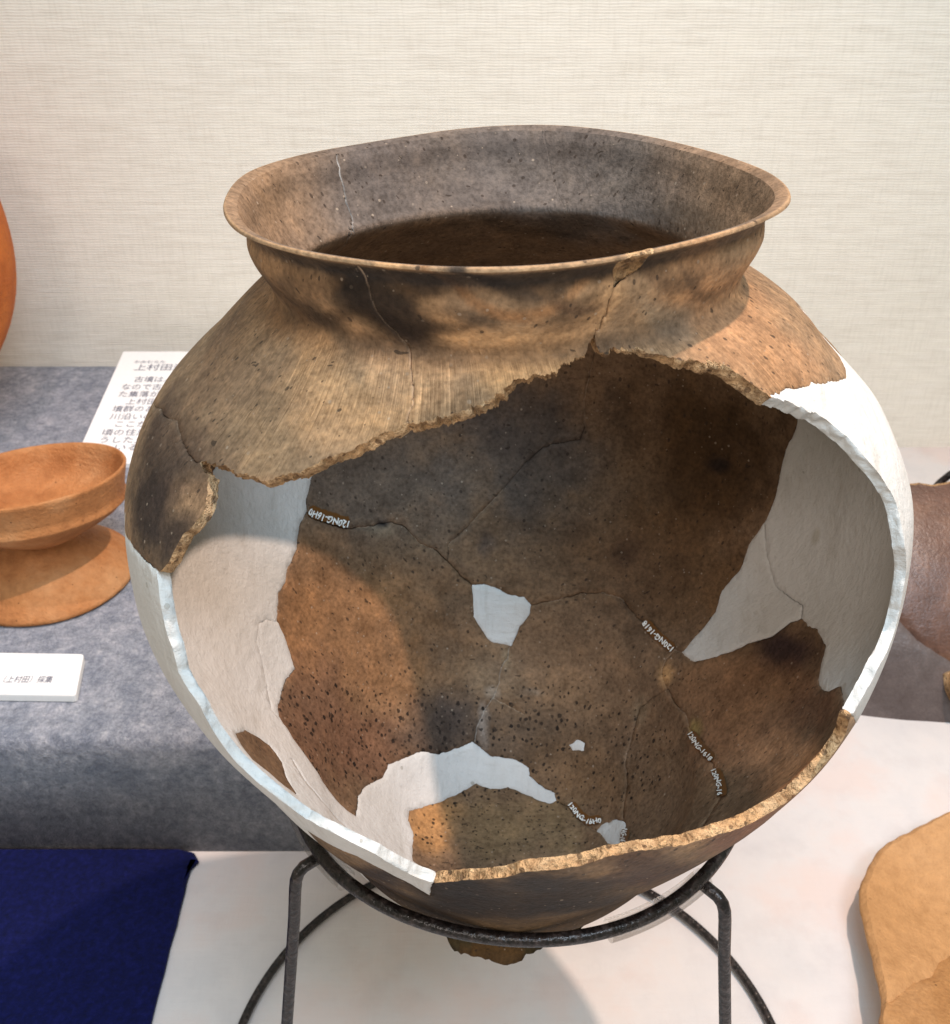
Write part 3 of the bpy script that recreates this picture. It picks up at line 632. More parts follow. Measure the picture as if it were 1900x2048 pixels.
# pieces = triangles joined across unconstrained edges
em = {}
for fi, f in enumerate(DF):
    for a, b in ((f[0], f[1]), (f[1], f[2]), (f[2], f[0])): em.setdefault((min(a, b), max(a, b)), []).append(fi)
adj = [[] for _ in DF]
for e, fs in em.items():
    if len(fs) == 2 and e not in CON: adj[fs[0]].append(fs[1]); adj[fs[1]].append(fs[0])
comp = -np.ones(len(DF), int); nc = 0
for s in range(len(DF)):
    if comp[s] >= 0: continue
    st = [s]; comp[s] = nc
    while st:
        q_ = st.pop()
        for r_ in adj[q_]:
            if comp[r_] < 0: comp[r_] = nc; st.append(r_)
    nc += 1
TA = DV[DF]; AR = .5*np.abs((TA[:, 1, 0]-TA[:, 0, 0])*(TA[:, 2, 1]-TA[:, 0, 1])-(TA[:, 2, 0]-TA[:, 0, 0])*(TA[:, 1, 1]-TA[:, 0, 1]))
CA = np.bincount(comp, AR, nc)
# slivers join their largest neighbour
for _ in range(4):
    for c in np.argsort(CA):
        if 0 < CA[c] < .0012:
            nb = {}
            for fi in np.where(comp == c)[0]:
                f = DF[fi]
                for a, b in ((f[0], f[1]), (f[1], f[2]), (f[2], f[0])):
                    for g in em[(min(a, b), max(a, b))]:
                        if comp[g] != c: nb[comp[g]] = nb.get(comp[g], 0)+1
            if nb:
                t = max(nb, key=lambda k: (nb[k])); comp[comp == c] = t; CA[t] += CA[c]; CA[c] = 0
CEN = TA.mean(1)
def comp_at(p):
    """the piece whose triangle holds the domain point"""
    p = np.asarray(p); a, b, c = TA[:, 0], TA[:, 1], TA[:, 2]
    cr = lambda u, v: u[..., 0]*v[..., 1]-u[..., 1]*v[..., 0]
    s1, s2, s3 = cr(b-a, p-a), cr(c-b, p-b), cr(a-c, p-c)
    m = ((s1 >= 0) & (s2 >= 0) & (s3 >= 0)) | ((s1 <= 0) & (s2 <= 0) & (s3 <= 0))
    k = np.where(m)[0]; return comp[k[0]] if len(k) else comp[np.argmin(np.hypot(*(CEN-p).T))]
GONE = {comp_at(hit(x, y, 0)) for x, y in ((1100, 1300), (600, 1100), (1600, 1300), (700, 1500), (1100, 1600))}
PLAST = {comp_at(hit(x, y, 1)) for x, y in ((480, 1200), (760, 1640), (540, 1300), (640, 1575), (1000, 1230), (1225, 1665), (1152, 1490), (1700, 1150), (1480, 1250), (1660, 1330), (560, 1000), (950, 1540))}
PLAST |= {comp_at(hit(x, y, 0)) for x, y in ((290, 1200), (1720, 860), (1252, 543))}
PLAST -= GONE
CHIP = comp_at(hit(1252, 543, 0)); CHIP = CHIP if CA[CHIP] < .15 else -1
print('pieces', [(c, round(CA[c], 3), 'gone' if c in GONE else 'plaster' if c in PLAST else '') for c in range(nc) if CA[c] > 0])

# ---- colour of the skins: firing clouds, soot, stains of the clay, plus some light and shade painted in
def blobset(specs, side):
    out = []
    for px, py, rx, ry, col, st in specs:
        c = hit(px, py, side); e1 = hit(px+rx*.5, py, side)-c; e2 = hit(px, py+ry*.5, side)-c
        Mx = np.stack([e1*2, e2*2], 1)
        try: inv = np.linalg.inv(Mx)
        except np.linalg.LinAlgError: continue
        out.append((c, inv, np.array(col), st))
    return out
TAN = (.235, .145, .080); BRN = (.150, .085, .046); DRK = (.055, .036, .026); BLK = (.020, .015, .013); ORG = (.33, .155, .065); GRY = (.115, .092, .075); PNK = (.27, .165, .105)
out_blobs = blobset([
    (330, 900, 130, 160, (.085, .055, .040), .9), (290, 1000, 80, 130, (.032, .023, .020), .95), (340, 1060, 60, 80, (.030, .022, .02), .8), (420, 760, 120, 120, (.17, .105, .065), .6),
    (560, 640, 90, 60, (.20, .115, .06), .5), (660, 800, 280, 100, (.42, .25, .13), .85), (1000, 720, 260, 80, (.48, .29, .15), .95), (800, 760, 160, 80, (.46, .285, .165), .8), (1480, 680, 160, 120, (.34, .195, .105), .9), (1560, 720, 120, 70, (.35, .20, .11), .6), (1330, 640, 60, 40, (.24, .19, .14), .7),
    (700, 560, 70, 40, BLK, .95), (700, 590, 60, 60, BLK, .8), (770, 620, 90, 55, (.02, .014, .011), .95), (815, 660, 80, 40, (.02, .014, .012), .95), (850, 560, 90, 20, BLK, .7), (1000, 566, 150, 16, (.035, .028, .024), .8), (1180, 545, 60, 16, (.05, .035, .03), .6), (950, 640, 90, 20, (.05, .035, .025), .7), (1000, 600, 120, 18, (.19, .125, .075), .5), (1100, 640, 80, 22, (.07, .045, .03), .6), (1330, 560, 90, 30, (.12, .07, .04), .6), (560, 560, 60, 40, (.21, .13, .075), .6), (600, 620, 50, 25, (.06, .04, .03), .6), (660, 640, 50, 18, (.03, .022, .018), .6),
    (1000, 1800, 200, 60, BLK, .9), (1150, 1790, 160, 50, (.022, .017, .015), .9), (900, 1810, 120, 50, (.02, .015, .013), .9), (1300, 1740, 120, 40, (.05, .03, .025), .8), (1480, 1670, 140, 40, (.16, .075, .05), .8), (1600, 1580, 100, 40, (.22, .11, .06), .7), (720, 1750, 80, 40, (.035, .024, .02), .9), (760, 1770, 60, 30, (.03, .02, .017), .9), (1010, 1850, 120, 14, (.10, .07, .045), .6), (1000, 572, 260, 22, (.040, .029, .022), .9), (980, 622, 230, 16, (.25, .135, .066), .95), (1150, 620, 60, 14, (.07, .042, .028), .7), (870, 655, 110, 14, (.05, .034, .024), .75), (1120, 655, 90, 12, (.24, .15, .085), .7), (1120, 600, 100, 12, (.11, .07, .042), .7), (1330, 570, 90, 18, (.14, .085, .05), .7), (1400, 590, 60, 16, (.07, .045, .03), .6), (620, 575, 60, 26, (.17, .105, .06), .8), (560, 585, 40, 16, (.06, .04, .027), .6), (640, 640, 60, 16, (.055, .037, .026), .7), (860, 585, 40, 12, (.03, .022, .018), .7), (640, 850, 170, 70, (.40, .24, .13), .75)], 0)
for o_ in out_blobs: o_[2][:] = np.minimum(o_[2]*np.array((1.22, 1.165, 1.09)), .8)
in_blobs = blobset([
    (760, 1000, 240, 160, (.085, .066, .052), .75), (1060, 930, 220, 140, (.070, .054, .044), .8), (1000, 820, 200, 90, (.045, .036, .031), .7), (1420, 900, 170, 200, (.042, .023, .011), .9), (1400, 1150, 180, 160, (.080, .043, .020), .7), (1250, 1105, 40, 40, (.018, .013, .013), .9), (1440, 930, 26, 18, (.015, .011, .010), .9), (1260, 1130, 150, 120, (.085, .046, .024), .6),  # includes shade painted in at the upper right back and under the shoulder
    (690, 1290, 220, 200, (.205, .105, .048), .8), (640, 1450, 110, 120, (.105, .058, .036), .85), (730, 1500, 130, 80, (.115, .060, .036), .8), (900, 1440, 90, 70, (.038, .029, .025), .9), (850, 1480, 80, 40, (.05, .036, .028), .7), (1060, 1470, 140, 70, (.060, .042, .030), .75), (1000, 1350, 80, 60, (.17, .125, .085), .5), (1140, 1340, 180, 110, (.150, .092, .054), .75), (1020, 1650, 200, 80, (.150, .098, .052), .9), (860, 1640, 70, 80, (.30, .155, .062), .8), (1200, 1560, 140, 80, (.110, .066, .036), .7), (1350, 1550, 120, 80, (.125, .078, .046), .7), (1500, 1460, 150, 120, (.185, .098, .054), .85), (1580, 1300, 90, 50, (.030, .019, .019), .95), (1640, 1420, 60, 60, (.11, .055, .032), .8), (1590, 1540, 110, 50, (.32, .165, .085), .9), (1450, 1390, 130, 80, (.165, .092, .050), .75),  # also warm lamplight painted in: pool at lower left, streak at right front
    (1330, 1345, 18, 26, (.38, .22, .10), .8), (966, 1440, 12, 50, (.24, .21, .19), .5), (985, 1388, 18, 18, (.23, .20, .17), .5), (1060, 1385, 30, 8, (.20, .165, .13), .45), (1012, 1320, 9, 30, (.22, .17, .11), .55), (985, 1170, 10, 10, (.2, .16, .12), .3),
    (760, 1062, 34, 16, (.16, .125, .09), .7), (765, 1048, 14, 8, (.012, .011, .012), .9), (1280, 1420, 16, 30, (.20, .14, .085), .6), (1255, 1515, 10, 24, (.24, .16, .10), .6), (1390, 1455, 14, 22, (.22, .165, .06), .7), (970, 1085, 20, 40, (.04, .032, .03), .6),
    (1000, 330, 520, 110, (.090, .075, .066), .95), (620, 380, 120, 60, (.105, .078, .060), .85), (505, 420, 50, 60, (.155, .100, .062), .85), (1400, 340, 130, 60, (.105, .074, .050), .8), (1500, 400, 70, 60, (.145, .095, .056), .8), (1000, 440, 320, 30, (.045, .030, .020), .7)], 1)
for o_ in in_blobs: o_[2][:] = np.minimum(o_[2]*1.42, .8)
P3 = pot(DV, 0); NZ = np.array([noise.noise(Vector(p*7)) for p in P3]); NZ2 = np.array([noise.noise(Vector(p*27+4.)) for p in P3])
def skin_colour(U, side, idx):
    rho = np.hypot(U[:, 0], U[:, 1]); base = np.array((.30, .19, .108) if side == 0 else (.165, .103, .062))
    C = np.repeat(base[None], len(U), 0); nz = NZ[idx]*.42+NZ2[idx]*.22
    if side == 0: nz = nz*(1-.5*smooth01(.60, .64, np.interp(rho, TT, PT[:, 1])))
    if side == 1: nz = nz*(1-.65*smooth01(.60, .66, np.interp(rho, TT, PT[:, 1])))
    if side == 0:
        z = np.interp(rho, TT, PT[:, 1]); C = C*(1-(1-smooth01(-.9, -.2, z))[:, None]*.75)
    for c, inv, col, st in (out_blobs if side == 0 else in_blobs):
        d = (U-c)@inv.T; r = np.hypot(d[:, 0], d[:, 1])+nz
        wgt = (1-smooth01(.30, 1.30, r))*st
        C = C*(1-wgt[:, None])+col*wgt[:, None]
    if side == 1:        # inside of the rim: grey brown at the back, tan at both ends, a darker line below the lip
        z = np.interp(rho, TT, PT[:, 1]); q = smooth01(.600, .645, z)*.9; X_ = np.abs(pot(U, 1)[:, 0]+.05)
        e = smooth01(.36, .57, X_+nz*.10)[:, None]; g = (1+nz*.35)[:, None]*(1-.32*smooth01(.735, .755, z)*(1-smooth01(.775, .795, z)))[:, None]
        col = (np.array((.118, .098, .086))*(1-e)+np.array((.215, .138, .086))*e)*g
        C = C*(1-q[:, None])+col*q[:, None]
    if side == 0:        # dark line under the lip and in the neck crease, stronger at the front
        th = np.arctan2(U[:, 1], U[:, 0]); fr = np.clip(-np.sin(th)*1.2+nz*.8, 0, 1)
        q = smooth01(.752, .770, z+nz*.006)*(1-smooth01(.797, .806, z))*fr*.85; C = C*(1-q[:, None])+np.array((.028, .023, .021))*q[:, None]
        q = smooth01(.60, .618, z)*(1-smooth01(.632, .66, z))*np.clip(fr*1.1-.2+nz, 0, 1)*.7; C = C*(1-q[:, None])+np.array((.045, .030, .022))*q[:, None]
    return C
SPOT_C = blobset([(x, y, rx, ry, (0, 0, 0), st) for x, y, rx, ry, st in ((640, 1470, 130, 130, 1), (760, 1490, 160, 120, 1), (900, 1450, 150, 90, 1), (1060, 1500, 170, 120, 1), (1000, 1650, 240, 110, .9), (1230, 1510, 150, 130, .85), (1130, 1420, 120, 60, .8))], 1)
def marks(U, side):
    m = np.zeros((len(U), 3)); rho = np.hypot(U[:, 0], U[:, 1]); z = np.interp(rho, TT, PT[:, 1])
    if side == 1:
        for c, inv, col, st in SPOT_C:
            d = (U-c)@inv.T; m[:, 0] = np.maximum(m[:, 0], (1-smooth01(.6, 1.15, np.hypot(d[:, 0], d[:, 1])))*st)
        m[:, 2] = .35
    else:
        m[:, 1] = (smooth01(.05, .40, z)*.55+smooth01(.40, .52, z)*.75)*(1-smooth01(.607, .622, z))
        m[:, 2] = smooth01(-.3, -.8, z)*.6
    return m

# ---- build the pieces
jar = thing('storage_jar', 'large broken brown clay jar patched with white plaster standing on black wire stand', 'jar', (0, 0, -1.385))
def set_attr(me, name, typ, data):
    a_ = me.attributes.new(name, typ, 'POINT')
    if typ == 'FLOAT_COLOR': a_.data.foreach_set('color', np.c_[data, np.ones(len(data))].astype(np.float32).ravel())
    else: a_.data.foreach_set('vector', np.asarray(data, np.float32).ravel())
lump = lambda P, s, f: np.array([noise.noise(Vector(tuple(p*f))+Vector((s, 0, 0))) for p in P])
RAISE = set()
def build_piece(c):
    fs = DF[comp == c]; used = np.unique(fs); mp = {int(g): k for k, g in enumerate(used)}; n_ = len(used); U = DV[used]
    plaster = c in PLAST
    P = [pot(U, 0), pot(U, 1)]; nrm = P[0]-P[1]; tl_ = np.linalg.norm(nrm, axis=1)[:, None]; nrm /= tl_
    g = np.minimum(crk[used][:, None], tl_*.42)
    amp = .0035 if not plaster else .005
    lo = lump(P[0], c*1.37 if plaster else 0., 5.0)[:, None]*amp; li = lump(P[1], 3.1 if not plaster else 7+c*.9, 4.0)[:, None]*amp
    P[0] = P[0]-nrm*g+nrm*lo; P[1] = P[1]+nrm*g+nrm*li
    if c == CHIP:
        cr_ = (.003+.008*lump(P[0], 2.2, 40.)+.006*lump(P[0], 5.2, 90.))[:, None]; P[0] = P[0]-nrm*cr_; P[1] = P[1]+nrm*cr_*.5
    V = list(P[0])+list(P[1]); F = []; FM = []
    for f in fs:
        a_, b_, d_ = (mp[int(i)] for i in f); F.append((a_, b_, d_)); FM.append(0); F.append((n_+d_, n_+b_, n_+a_)); FM.append(0)
    Uw = list(U); Ui = [0]*n_+[1]*n_; gi = list(used)+list(used)
    # rims: broken edges get extra rows of rough vertices, the lip a rounded section
    cache = {}
    def row(i, kind, out):
        if (i, kind) in cache: return cache[(i, kind)]
        p0, p1 = P[0][mp[i]], P[1][mp[i]]; th = np.linalg.norm(p0-p1); ids = []
        K_ = 7 if kind == 'lip' else 6
        for k in range(K_+1):
            t = k/K_; p = p0*(1-t)+p1*t
            if kind == 'lip': p = p+out*th*.42*math.sin(math.pi*t)
            elif 0 < k < K_:
                q_ = p*46; p = p+out*(.010*noise.noise(Vector(q_))+.010*noise.noise(Vector(q_*.25))+.002)*(.75 if plaster else .8)
            ids.append(len(V)); V.append(p); gi.append(i); Ui.append(2 if kind != 'lip' else (0 if t < .5 else 1))
        cache[(i, kind)] = ids; return ids
    for f in fs:
        f = [int(i) for i in f]
        for a_, b_ in ((f[0], f[1]), (f[1], f[2]), (f[2], f[0])):
            nb = em[(min(a_, b_), max(a_, b_))]; oth = [comp[x] for x in nb if comp[x] != c]
            kind = 'lip' if len(nb) == 1 else ('break' if oth and oth[0] in GONE else None)
            if kind is None: continue
            def outward(i):
                u = DV[i]/np.linalg.norm(DV[i]); d0 = pot(DV[i], 0)
                if kind == 'lip': return d0-pot(DV[i]-u*.02, 0) if False else (lambda v: v/np.linalg.norm(v))(pot(DV[i], 0)*.5+pot(DV[i], 1)*.5-(pot(DV[i]-u*.03, 0)*.5+pot(DV[i]-u*.03, 1)*.5))
                return OUTW[i]
            ra = row(a_, kind, outward(a_)); rb = row(b_, kind, outward(b_))
            for k in range(len(ra)-1): F.append((ra[k], ra[k+1], rb[k+1], rb[k])); FM.append(1 if kind == 'break' else 0)
    gi = np.array(gi); Ui = np.array(Ui)
    o = mesh_obj('plaster_fill' if plaster else 'sherd', V, F, ([M_BREAK, M_BREAK] if c == CHIP else [M_PLASTER, M_PLEDGE]) if plaster else [M_CLAY, M_BREAK], jar, FM)
    if not plaster:
        C = np.zeros((len(gi), 3)); MK = np.zeros((len(gi), 3)); CB = np.zeros((len(gi), 3))
        for s in (0, 1):
            m_ = (Ui == s) if s == 0 else (Ui >= 1)
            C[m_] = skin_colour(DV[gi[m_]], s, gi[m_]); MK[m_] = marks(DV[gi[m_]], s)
        dk = np.clip(crk[gi]/.010, 0, 1)[:, None]; tint = np.where((NZ[gi]+NZ2[gi]*.5+palev[gi] > .16)[:, None], np.array([[.50, .38, .28]]), np.array([[.02, .015, .012]]))
        inner = (Ui == 1)[:, None]; tint = np.where((palev[gi] > 1.5)[:, None], np.array([[.55, .53, .50]]), tint); C = np.where(dk > .05, C*(1-.75*dk)+tint*.75*dk, C)
        th_ = np.arctan2(DV[gi][:, 1], DV[gi][:, 0]); rr_ = np.hypot(DV[gi][:, 0], DV[gi][:, 1])
        sgn = np.where(th_ > 2.2, th_-2*math.pi, th_)
        CB = np.stack([sgn*85, rr_*85*.55, np.zeros_like(sgn)], 1)
        set_attr(o.data, 'paint', 'FLOAT_COLOR', np.clip(C, .004, 1)); set_attr(o.data, 'marks', 'FLOAT_COLOR', MK); set_attr(o.data, 'comb', 'FLOAT_VECTOR', CB)
    return o
# outward directions along the opening
OUTW = {}; acc = {}
for (a_, b_), fs in em.items():
    if len(fs) != 2: continue
    g0, g1 = comp[fs[0]] in GONE, comp[fs[1]] in GONE
    if g0 == g1: continue
    gone = fs[0] if g0 else fs[1]; mid = pot(DV[[a_, b_]].mean(0), 0); v = pot(CEN[gone], 0)-mid
    e_ = pot(DV[b_], 0)-pot(DV[a_], 0); e_ /= np.linalg.norm(e_)+1e-12; v = v-e_*np.dot(v, e_); v /= np.linalg.norm(v)+1e-12
    for i in (a_, b_): acc[i] = acc.get(i, 0)+v
for i, v in acc.items(): OUTW[i] = v/(np.linalg.norm(v)+1e-12)
for c in range(nc):
    if CA[c] > 0 and c not in GONE: build_piece(c)

# broken stub of the pedestal foot below the base
def foot_h(th):
    d = (math.degrees(th) % 360)
    front = np.interp(d, [200, 225, 236, 240, 247, 256, 262, 268, 272, 278, 283, 290, 340], [.02, .02, .03, .115, .090, .080, .088, .105, .092, .070, .03, .02, .02])
    return front*.86-.008+.022*noise.noise(Vector((d*.16, 1.1, 0)))+.014*noise.noise(Vector((d*.5, 4.1, 0)))
V = []; F = []; FM = []; seg = 200
for k in range(seg):
    t = 2*math.pi*k/seg; hh = foot_h(t)
    rowp = [(.30, 0.0), (.335, .02*.6), (.35, hh*.6), (.37, hh), (.345, hh+.004*noise.noise(Vector((k*.9, 0, 0)))), (.325, hh*.6), (.29, .01)]
    for r, dz in rowp: V.append((r*math.cos(t)*.97, r*math.sin(t), -1.365-dz))
m = 7
for k in range(seg):
    for i in range(m-1):
        a_ = k*m+i; b_ = ((k+1) % seg)*m+i; F.append((a_, a_+1, b_+1, b_)); FM.append(1 if i in (3, 4) else 0)
fo = mesh_obj('foot_stub', V, F, [M_CLAY, M_BREAK], jar, FM)
VC = np.array([(.10, .055, .020) if noise.noise(Vector(v)*4) > -.1 else (.055, .040, .018) for v in V]); set_attr(fo.data, 'paint', 'FLOAT_COLOR', VC)
set_attr(fo.data, 'marks', 'FLOAT_COLOR', np.zeros((len(V), 3))); set_attr(fo.data, 'comb', 'FLOAT_VECTOR', np.zeros((len(V), 3)))

# hand written inventory numbers, white ink on strips of amber lacquer
def on_inner(px, py, lift):
    u = hit(px, py, 1); a_, b_ = pot(u, 0), pot(u, 1); n_ = (b_-a_)/np.linalg.norm(b_-a_); return b_+n_*lift
def number(body, path, h, parent, flip=False):
    """lettering following a photo polyline on the inside of the jar"""
    P = np.array(path, float); d = np.r_[0, np.cumsum(np.hypot(*np.diff(P, axis=0).T))]
    V, F = text_mesh(body, 1.0, bold=.030); V[:, 0] -= V[:, 0].min(); V[:, 0] /= V[:, 0].max(); yc = (V[:, 1].max()+V[:, 1].min())/2; V[:, 1] = (V[:, 1]-yc)/(V[:, 1].max()-V[:, 1].min())
    if flip: V[:, 0] = 1-V[:, 0]; V[:, 1] *= -1
    out = []
    for x, y, _ in V:
        s = x*d[-1]; px, py = np.interp(s, d, P[:, 0]), np.interp(s, d, P[:, 1]); e = 4.
        tx, ty = np.interp(min(s+e, d[-1]), d, P[:, 0])-np.interp(max(s-e, 0), d, P[:, 0]), np.interp(min(s+e, d[-1]), d, P[:, 1])-np.interp(max(s-e, 0), d, P[:, 1])
        L = math.hypot(tx, ty); tx /= L; ty /= L
        wv = .12*h*math.sin(s*.55)
        out.append(on_inner(px+ty*(y*h+wv), py-tx*(y*h+wv), .010))
    mesh_obj('inventory_number', out, F, [M_WHITEINK], parent, smooth=False)
def strip(path, h, parent, off=0.):
    P = resample(np.array(path, float), 5.); V = []; F = []
    T = np.gradient(P, axis=0); T /= np.linalg.norm(T, axis=1)[:, None]
    for i, (p, t) in enumerate(zip(P, T)):
        for j, s in enumerate((-.5, 0, .5)):
            hh = h*(1+.25*noise.noise(Vector((p[0]*.15, p[1]*.15, j))))*(.6 if i in (0, len(P)-1) else 1)
            V.append(on_inner(p[0]+t[1]*(s*hh+off), p[1]-t[0]*(s*hh+off), .0072))
    for i in range(len(P)-1):
        for j in (0, 1): F.append((3*i+j, 3*i+j+1, 3*i+4+j, 3*i+3+j))
    mesh_obj('lacquer_strip', V, F, [M_AMBER], parent)
for body, path, h, flip, so in (('120NG-16H0', [(614, 1024), (650, 1037), (694, 1050)], 12, True, 4), ('120NG-1618', [(1289, 1245), (1312, 1270), (1348, 1300)], 10, True, 2),
                     ('120NG-1618', [(1384, 1468), (1400, 1494), (1428, 1522)], 9, False, 3), ('120NG-16', [(1431, 1543), (1442, 1567), (1445, 1595)], 9, False, 5), ('120NG-16H0', [(1141, 1610), (1160, 1634), (1180, 1647), (1206, 1642)], 9, False, 3), ('NG-16', [(1254, 1660), (1249, 1687)], 9, False, 1)):
    strip(path, h*1.9, jar, so); number(body, path, h*1.2, jar, flip)

# ------------------------------------------------------------------ wire stand under the jar
GX, GY, GZ, GR, BZ, BR = .0211, .0081, -.9134, .6895, -2.676, 1.1088
stand = thing('wire_stand', 'black wire stand with ring and splayed legs holding the broken jar', 'stand', (GX, GY, Z_TABLE))
wob = lambda t: .004*math.sin(5*t+1)
V, F = tube([(GX+(GR+wob(t))*math.cos(t), GY+(GR+wob(t))*math.sin(t), GZ) for t in np.linspace(0, 2*math.pi, 160, endpoint=False)], .0185, 16, True); mesh_obj('top_ring', V, F, [M_WIRE], stand)
V, F = tube([(GX+BR*math.cos(t), GY+BR*math.sin(t), BZ) for t in np.linspace(0, 2*math.pi, 180, endpoint=False)], .0182, 16, True); mesh_obj('base_ring', V, F, [M_WIRE], stand)
for th in (214, 316, 85):
    t = math.radians(th); rad = np.array([math.cos(t), math.sin(t), 0]); c0 = np.array([GX, GY, 0])
    ctrl = [(GR-.005, GZ-.045), (.70, GZ-.047), (.735, GZ-.052), (.752, GZ-.066), (.762, GZ-.09), (.768, GZ-.125), (.782, GZ-.24), (.925, -2.10), (.975, -2.40), (1.03, -2.58), (BR-.03, BZ+.01)]
    V, F = tube(resample([c0+rad*r+np.array([0, 0, z]) for r, z in ctrl], .06), .0178, 14); mesh_obj('leg', V, F, [M_WIRE], stand)
def sleeve(t0, t1, r):
    ts = np.linspace(math.radians(t0), math.radians(t1), 40); P = [(GX+GR*math.cos(t), GY+GR*math.sin(t), GZ-.006) for t in ts]
    V, F = tube(P, r, 20); F = F[:-2]
    o = mesh_obj('clear_sleeve', V, F, [M_TUBE], stand); o['label'] = 'clear vinyl sleeve slipped over the wire ring'
sleeve(182, 226, .031); sleeve(288, 315, .031)

# ------------------------------------------------------------------ curved sherds on the right
def shell(name, outline, cracks, p0, nrm, bulge, thick, parent, mats, seeds, names, step=.03, rough=.004, edge_amp=.006):
    nrm = np.asarray(nrm, float); nrm /= np.linalg.norm(nrm); ux = np.cross(np.array([0, 0, 1.]) if abs(nrm[2]) < .95 else np.array([0, 1., 0]), nrm); ux /= np.linalg.norm(ux); uy = np.cross(nrm, ux); p0 = np.asarray(p0, float)
    def to2(px):
        A = on_plane(*px, p0+nrm*.7, nrm)-p0; B = on_plane(*px, p0-nrm*.7, nrm)-p0; best = B
        for t in np.linspace(0, 1, 600):
            q = A*(1-t)+B*t
            if q@nrm <= bulge(q@ux, q@uy): best = q; break
        return np.array([best@ux, best@uy])
    Q = [to2(q) for q in outline]; Q.append(Q[0]); Q = jitter(resample(Q, .02), edge_amp, 18, 2.); Q[-1] = Q[0]
    CL = []
    for L in cracks: CL.append(jitter(resample([to2(q) for q in L], .015), .006, 30, 4.))
    pts = []; eds = []
    for L in [Q[:-1]]:
        i0 = len(pts); pts += [tuple(p) for p in L]; eds += [(i0+k, i0+(k+1) % len(L)) for k in range(len(L))]
    for L in CL:
        i0 = len(pts); pts += [tuple(p) for p in L]; eds += [(i0+k, i0+k+1) for k in range(len(L)-1)]
    base = np.array(pts)
    for x in np.arange(Q[:, 0].min(), Q[:, 0].max(), step):
        for y in np.arange(Q[:, 1].min(), Q[:, 1].max(), step):
            p = (x+RNG.normal()*.003, y+RNG.normal()*.003)
            if np.hypot(base[:, 0]-p[0], base[:, 1]-p[1]).min() > step*.5: pts.append(p)
    dv, de, df, ov, oe, of = delaunay_2d_cdt([Vector(p) for p in pts], eds, [], 1, 1e-5, True)
    X = np.array([v[:] for v in dv]); FF = np.array([tuple(f) for f in df], int)
    cn = X[FF].mean(1); A_, B_ = Q[:-1], Q[1:]; ins = np.zeros(len(cn), bool)
    for p, q in zip(A_, B_):
        cr = ((p[1] > cn[:, 1]) != (q[1] > cn[:, 1])); xx = p[0]+(cn[:, 1]-p[1])*(q[0]-p[0])/(q[1]-p[1]+1e-15); ins ^= cr & (cn[:, 0] < xx)
    FF = FF[ins]
    con = set(tuple(sorted(e)) for e, o_ in zip(de, oe) if len(o_)); e2 = {}
    for fi, f in enumerate(FF):
        for a_, b_ in ((f[0], f[1]), (f[1], f[2]), (f[2], f[0])): e2.setdefault((min(a_, b_), max(a_, b_)), []).append(fi)
    lab = -np.ones(len(FF), int); k = 0
    for s in range(len(FF)):
        if lab[s] >= 0: continue
        st = [s]; lab[s] = k
        while st:
            q_ = st.pop(); f = FF[q_]
            for a_, b_ in ((f[0], f[1]), (f[1], f[2]), (f[2], f[0])):
                e = (min(a_, b_), max(a_, b_))
                if e in con: continue
                for g in e2[e]:
                    if lab[g] < 0: lab[g] = k; st.append(g)
        k += 1
    Xc = X.mean(0); cen = X[FF].mean(1); H = np.array([bulge(x, y) for x, y in X]); obs = []
    sl = [lab[np.argmin(np.hypot(*(cen-to2(s)).T))] for s in seeds]
    gr = np.zeros(len(X))
    for L in CL:
        for p in L: gr[np.hypot(X[:, 0]-p[0], X[:, 1]-p[1]) < .002] = .012
    for c in range(k):
        if (lab == c).sum() < 4: continue
        idx = sl.index(c) if c in sl else 0
        fs = FF[lab == c]; us = np.unique(fs); mp = {int(g): i for i, g in enumerate(us)}; n_ = len(us)
        W = p0+np.outer(X[us, 0], ux)+np.outer(X[us, 1], uy)
        e_ = 1e-3; gx = np.array([(bulge(x+e_, y)-bulge(x-e_, y))/(2*e_) for x, y in X[us]]); gy = np.array([(bulge(x, y+e_)-bulge(x, y-e_))/(2*e_) for x, y in X[us]])
        nn = nrm-np.outer(gx, ux)-np.outer(gy, uy); nn /= np.linalg.norm(nn, axis=1)[:, None]
        W = W+np.outer(H[us], nrm)+nn*(rough*np.array([noise.noise(Vector((x*5, y*5, 1.))) for x, y in X[us]]))[:, None]
        T_ = W-nn*gr[us][:, None]; B_ = W-nn*thick
        V = list(T_)+list(B_); F = []; FM = []
        for f in fs:
            a_, b_, d_ = (mp[int(i)] for i in f); F += [(a_, b_, d_), (n_+d_, n_+b_, n_+a_)]; FM += [0, 0]
        for f in fs:
            for a_, b_ in ((f[0], f[1]), (f[1], f[2]), (f[2], f[0])):
                if len(e2[(min(a_, b_), max(a_, b_))]) == 1:
                    a2, b2 = mp[int(a_)], mp[int(b_)]; ids = []
                    for v_ in (a2, b2):
                        r_ = []
                        for q_ in range(5):
                            t = q_/4; p = T_[v_]*(1-t)+B_[v_]*t
                            uu = X[us[v_]]-Xc; uu = uu/np.linalg.norm(uu); p = p+(ux*uu[0]+uy*uu[1])*thick*.42*math.sin(math.pi*t)
                            r_.append(len(V)); V.append(p)
                        ids.append(r_)
                    for q_ in range(4): F.append((ids[0][q_], ids[0][q_+1], ids[1][q_+1], ids[1][q_])); FM.append(1)
        obs.append(mesh_obj(names[idx], V, F, mats[idx], parent, FM))
    return obs
M_OS1 = orange_material('smooth_orange_clay', [(.3, (.42, .215, .085)), (.5, (.485, .255, .108)), (.7, (.52, .285, .13))], .2, .8, .25)
M_OS2 = orange_material('flecked_orange_clay', [(.3, (.29, .13, .045)), (.5, (.38, .185, .068)), (.7, (.45, .24, .105))], .9, 1.0)
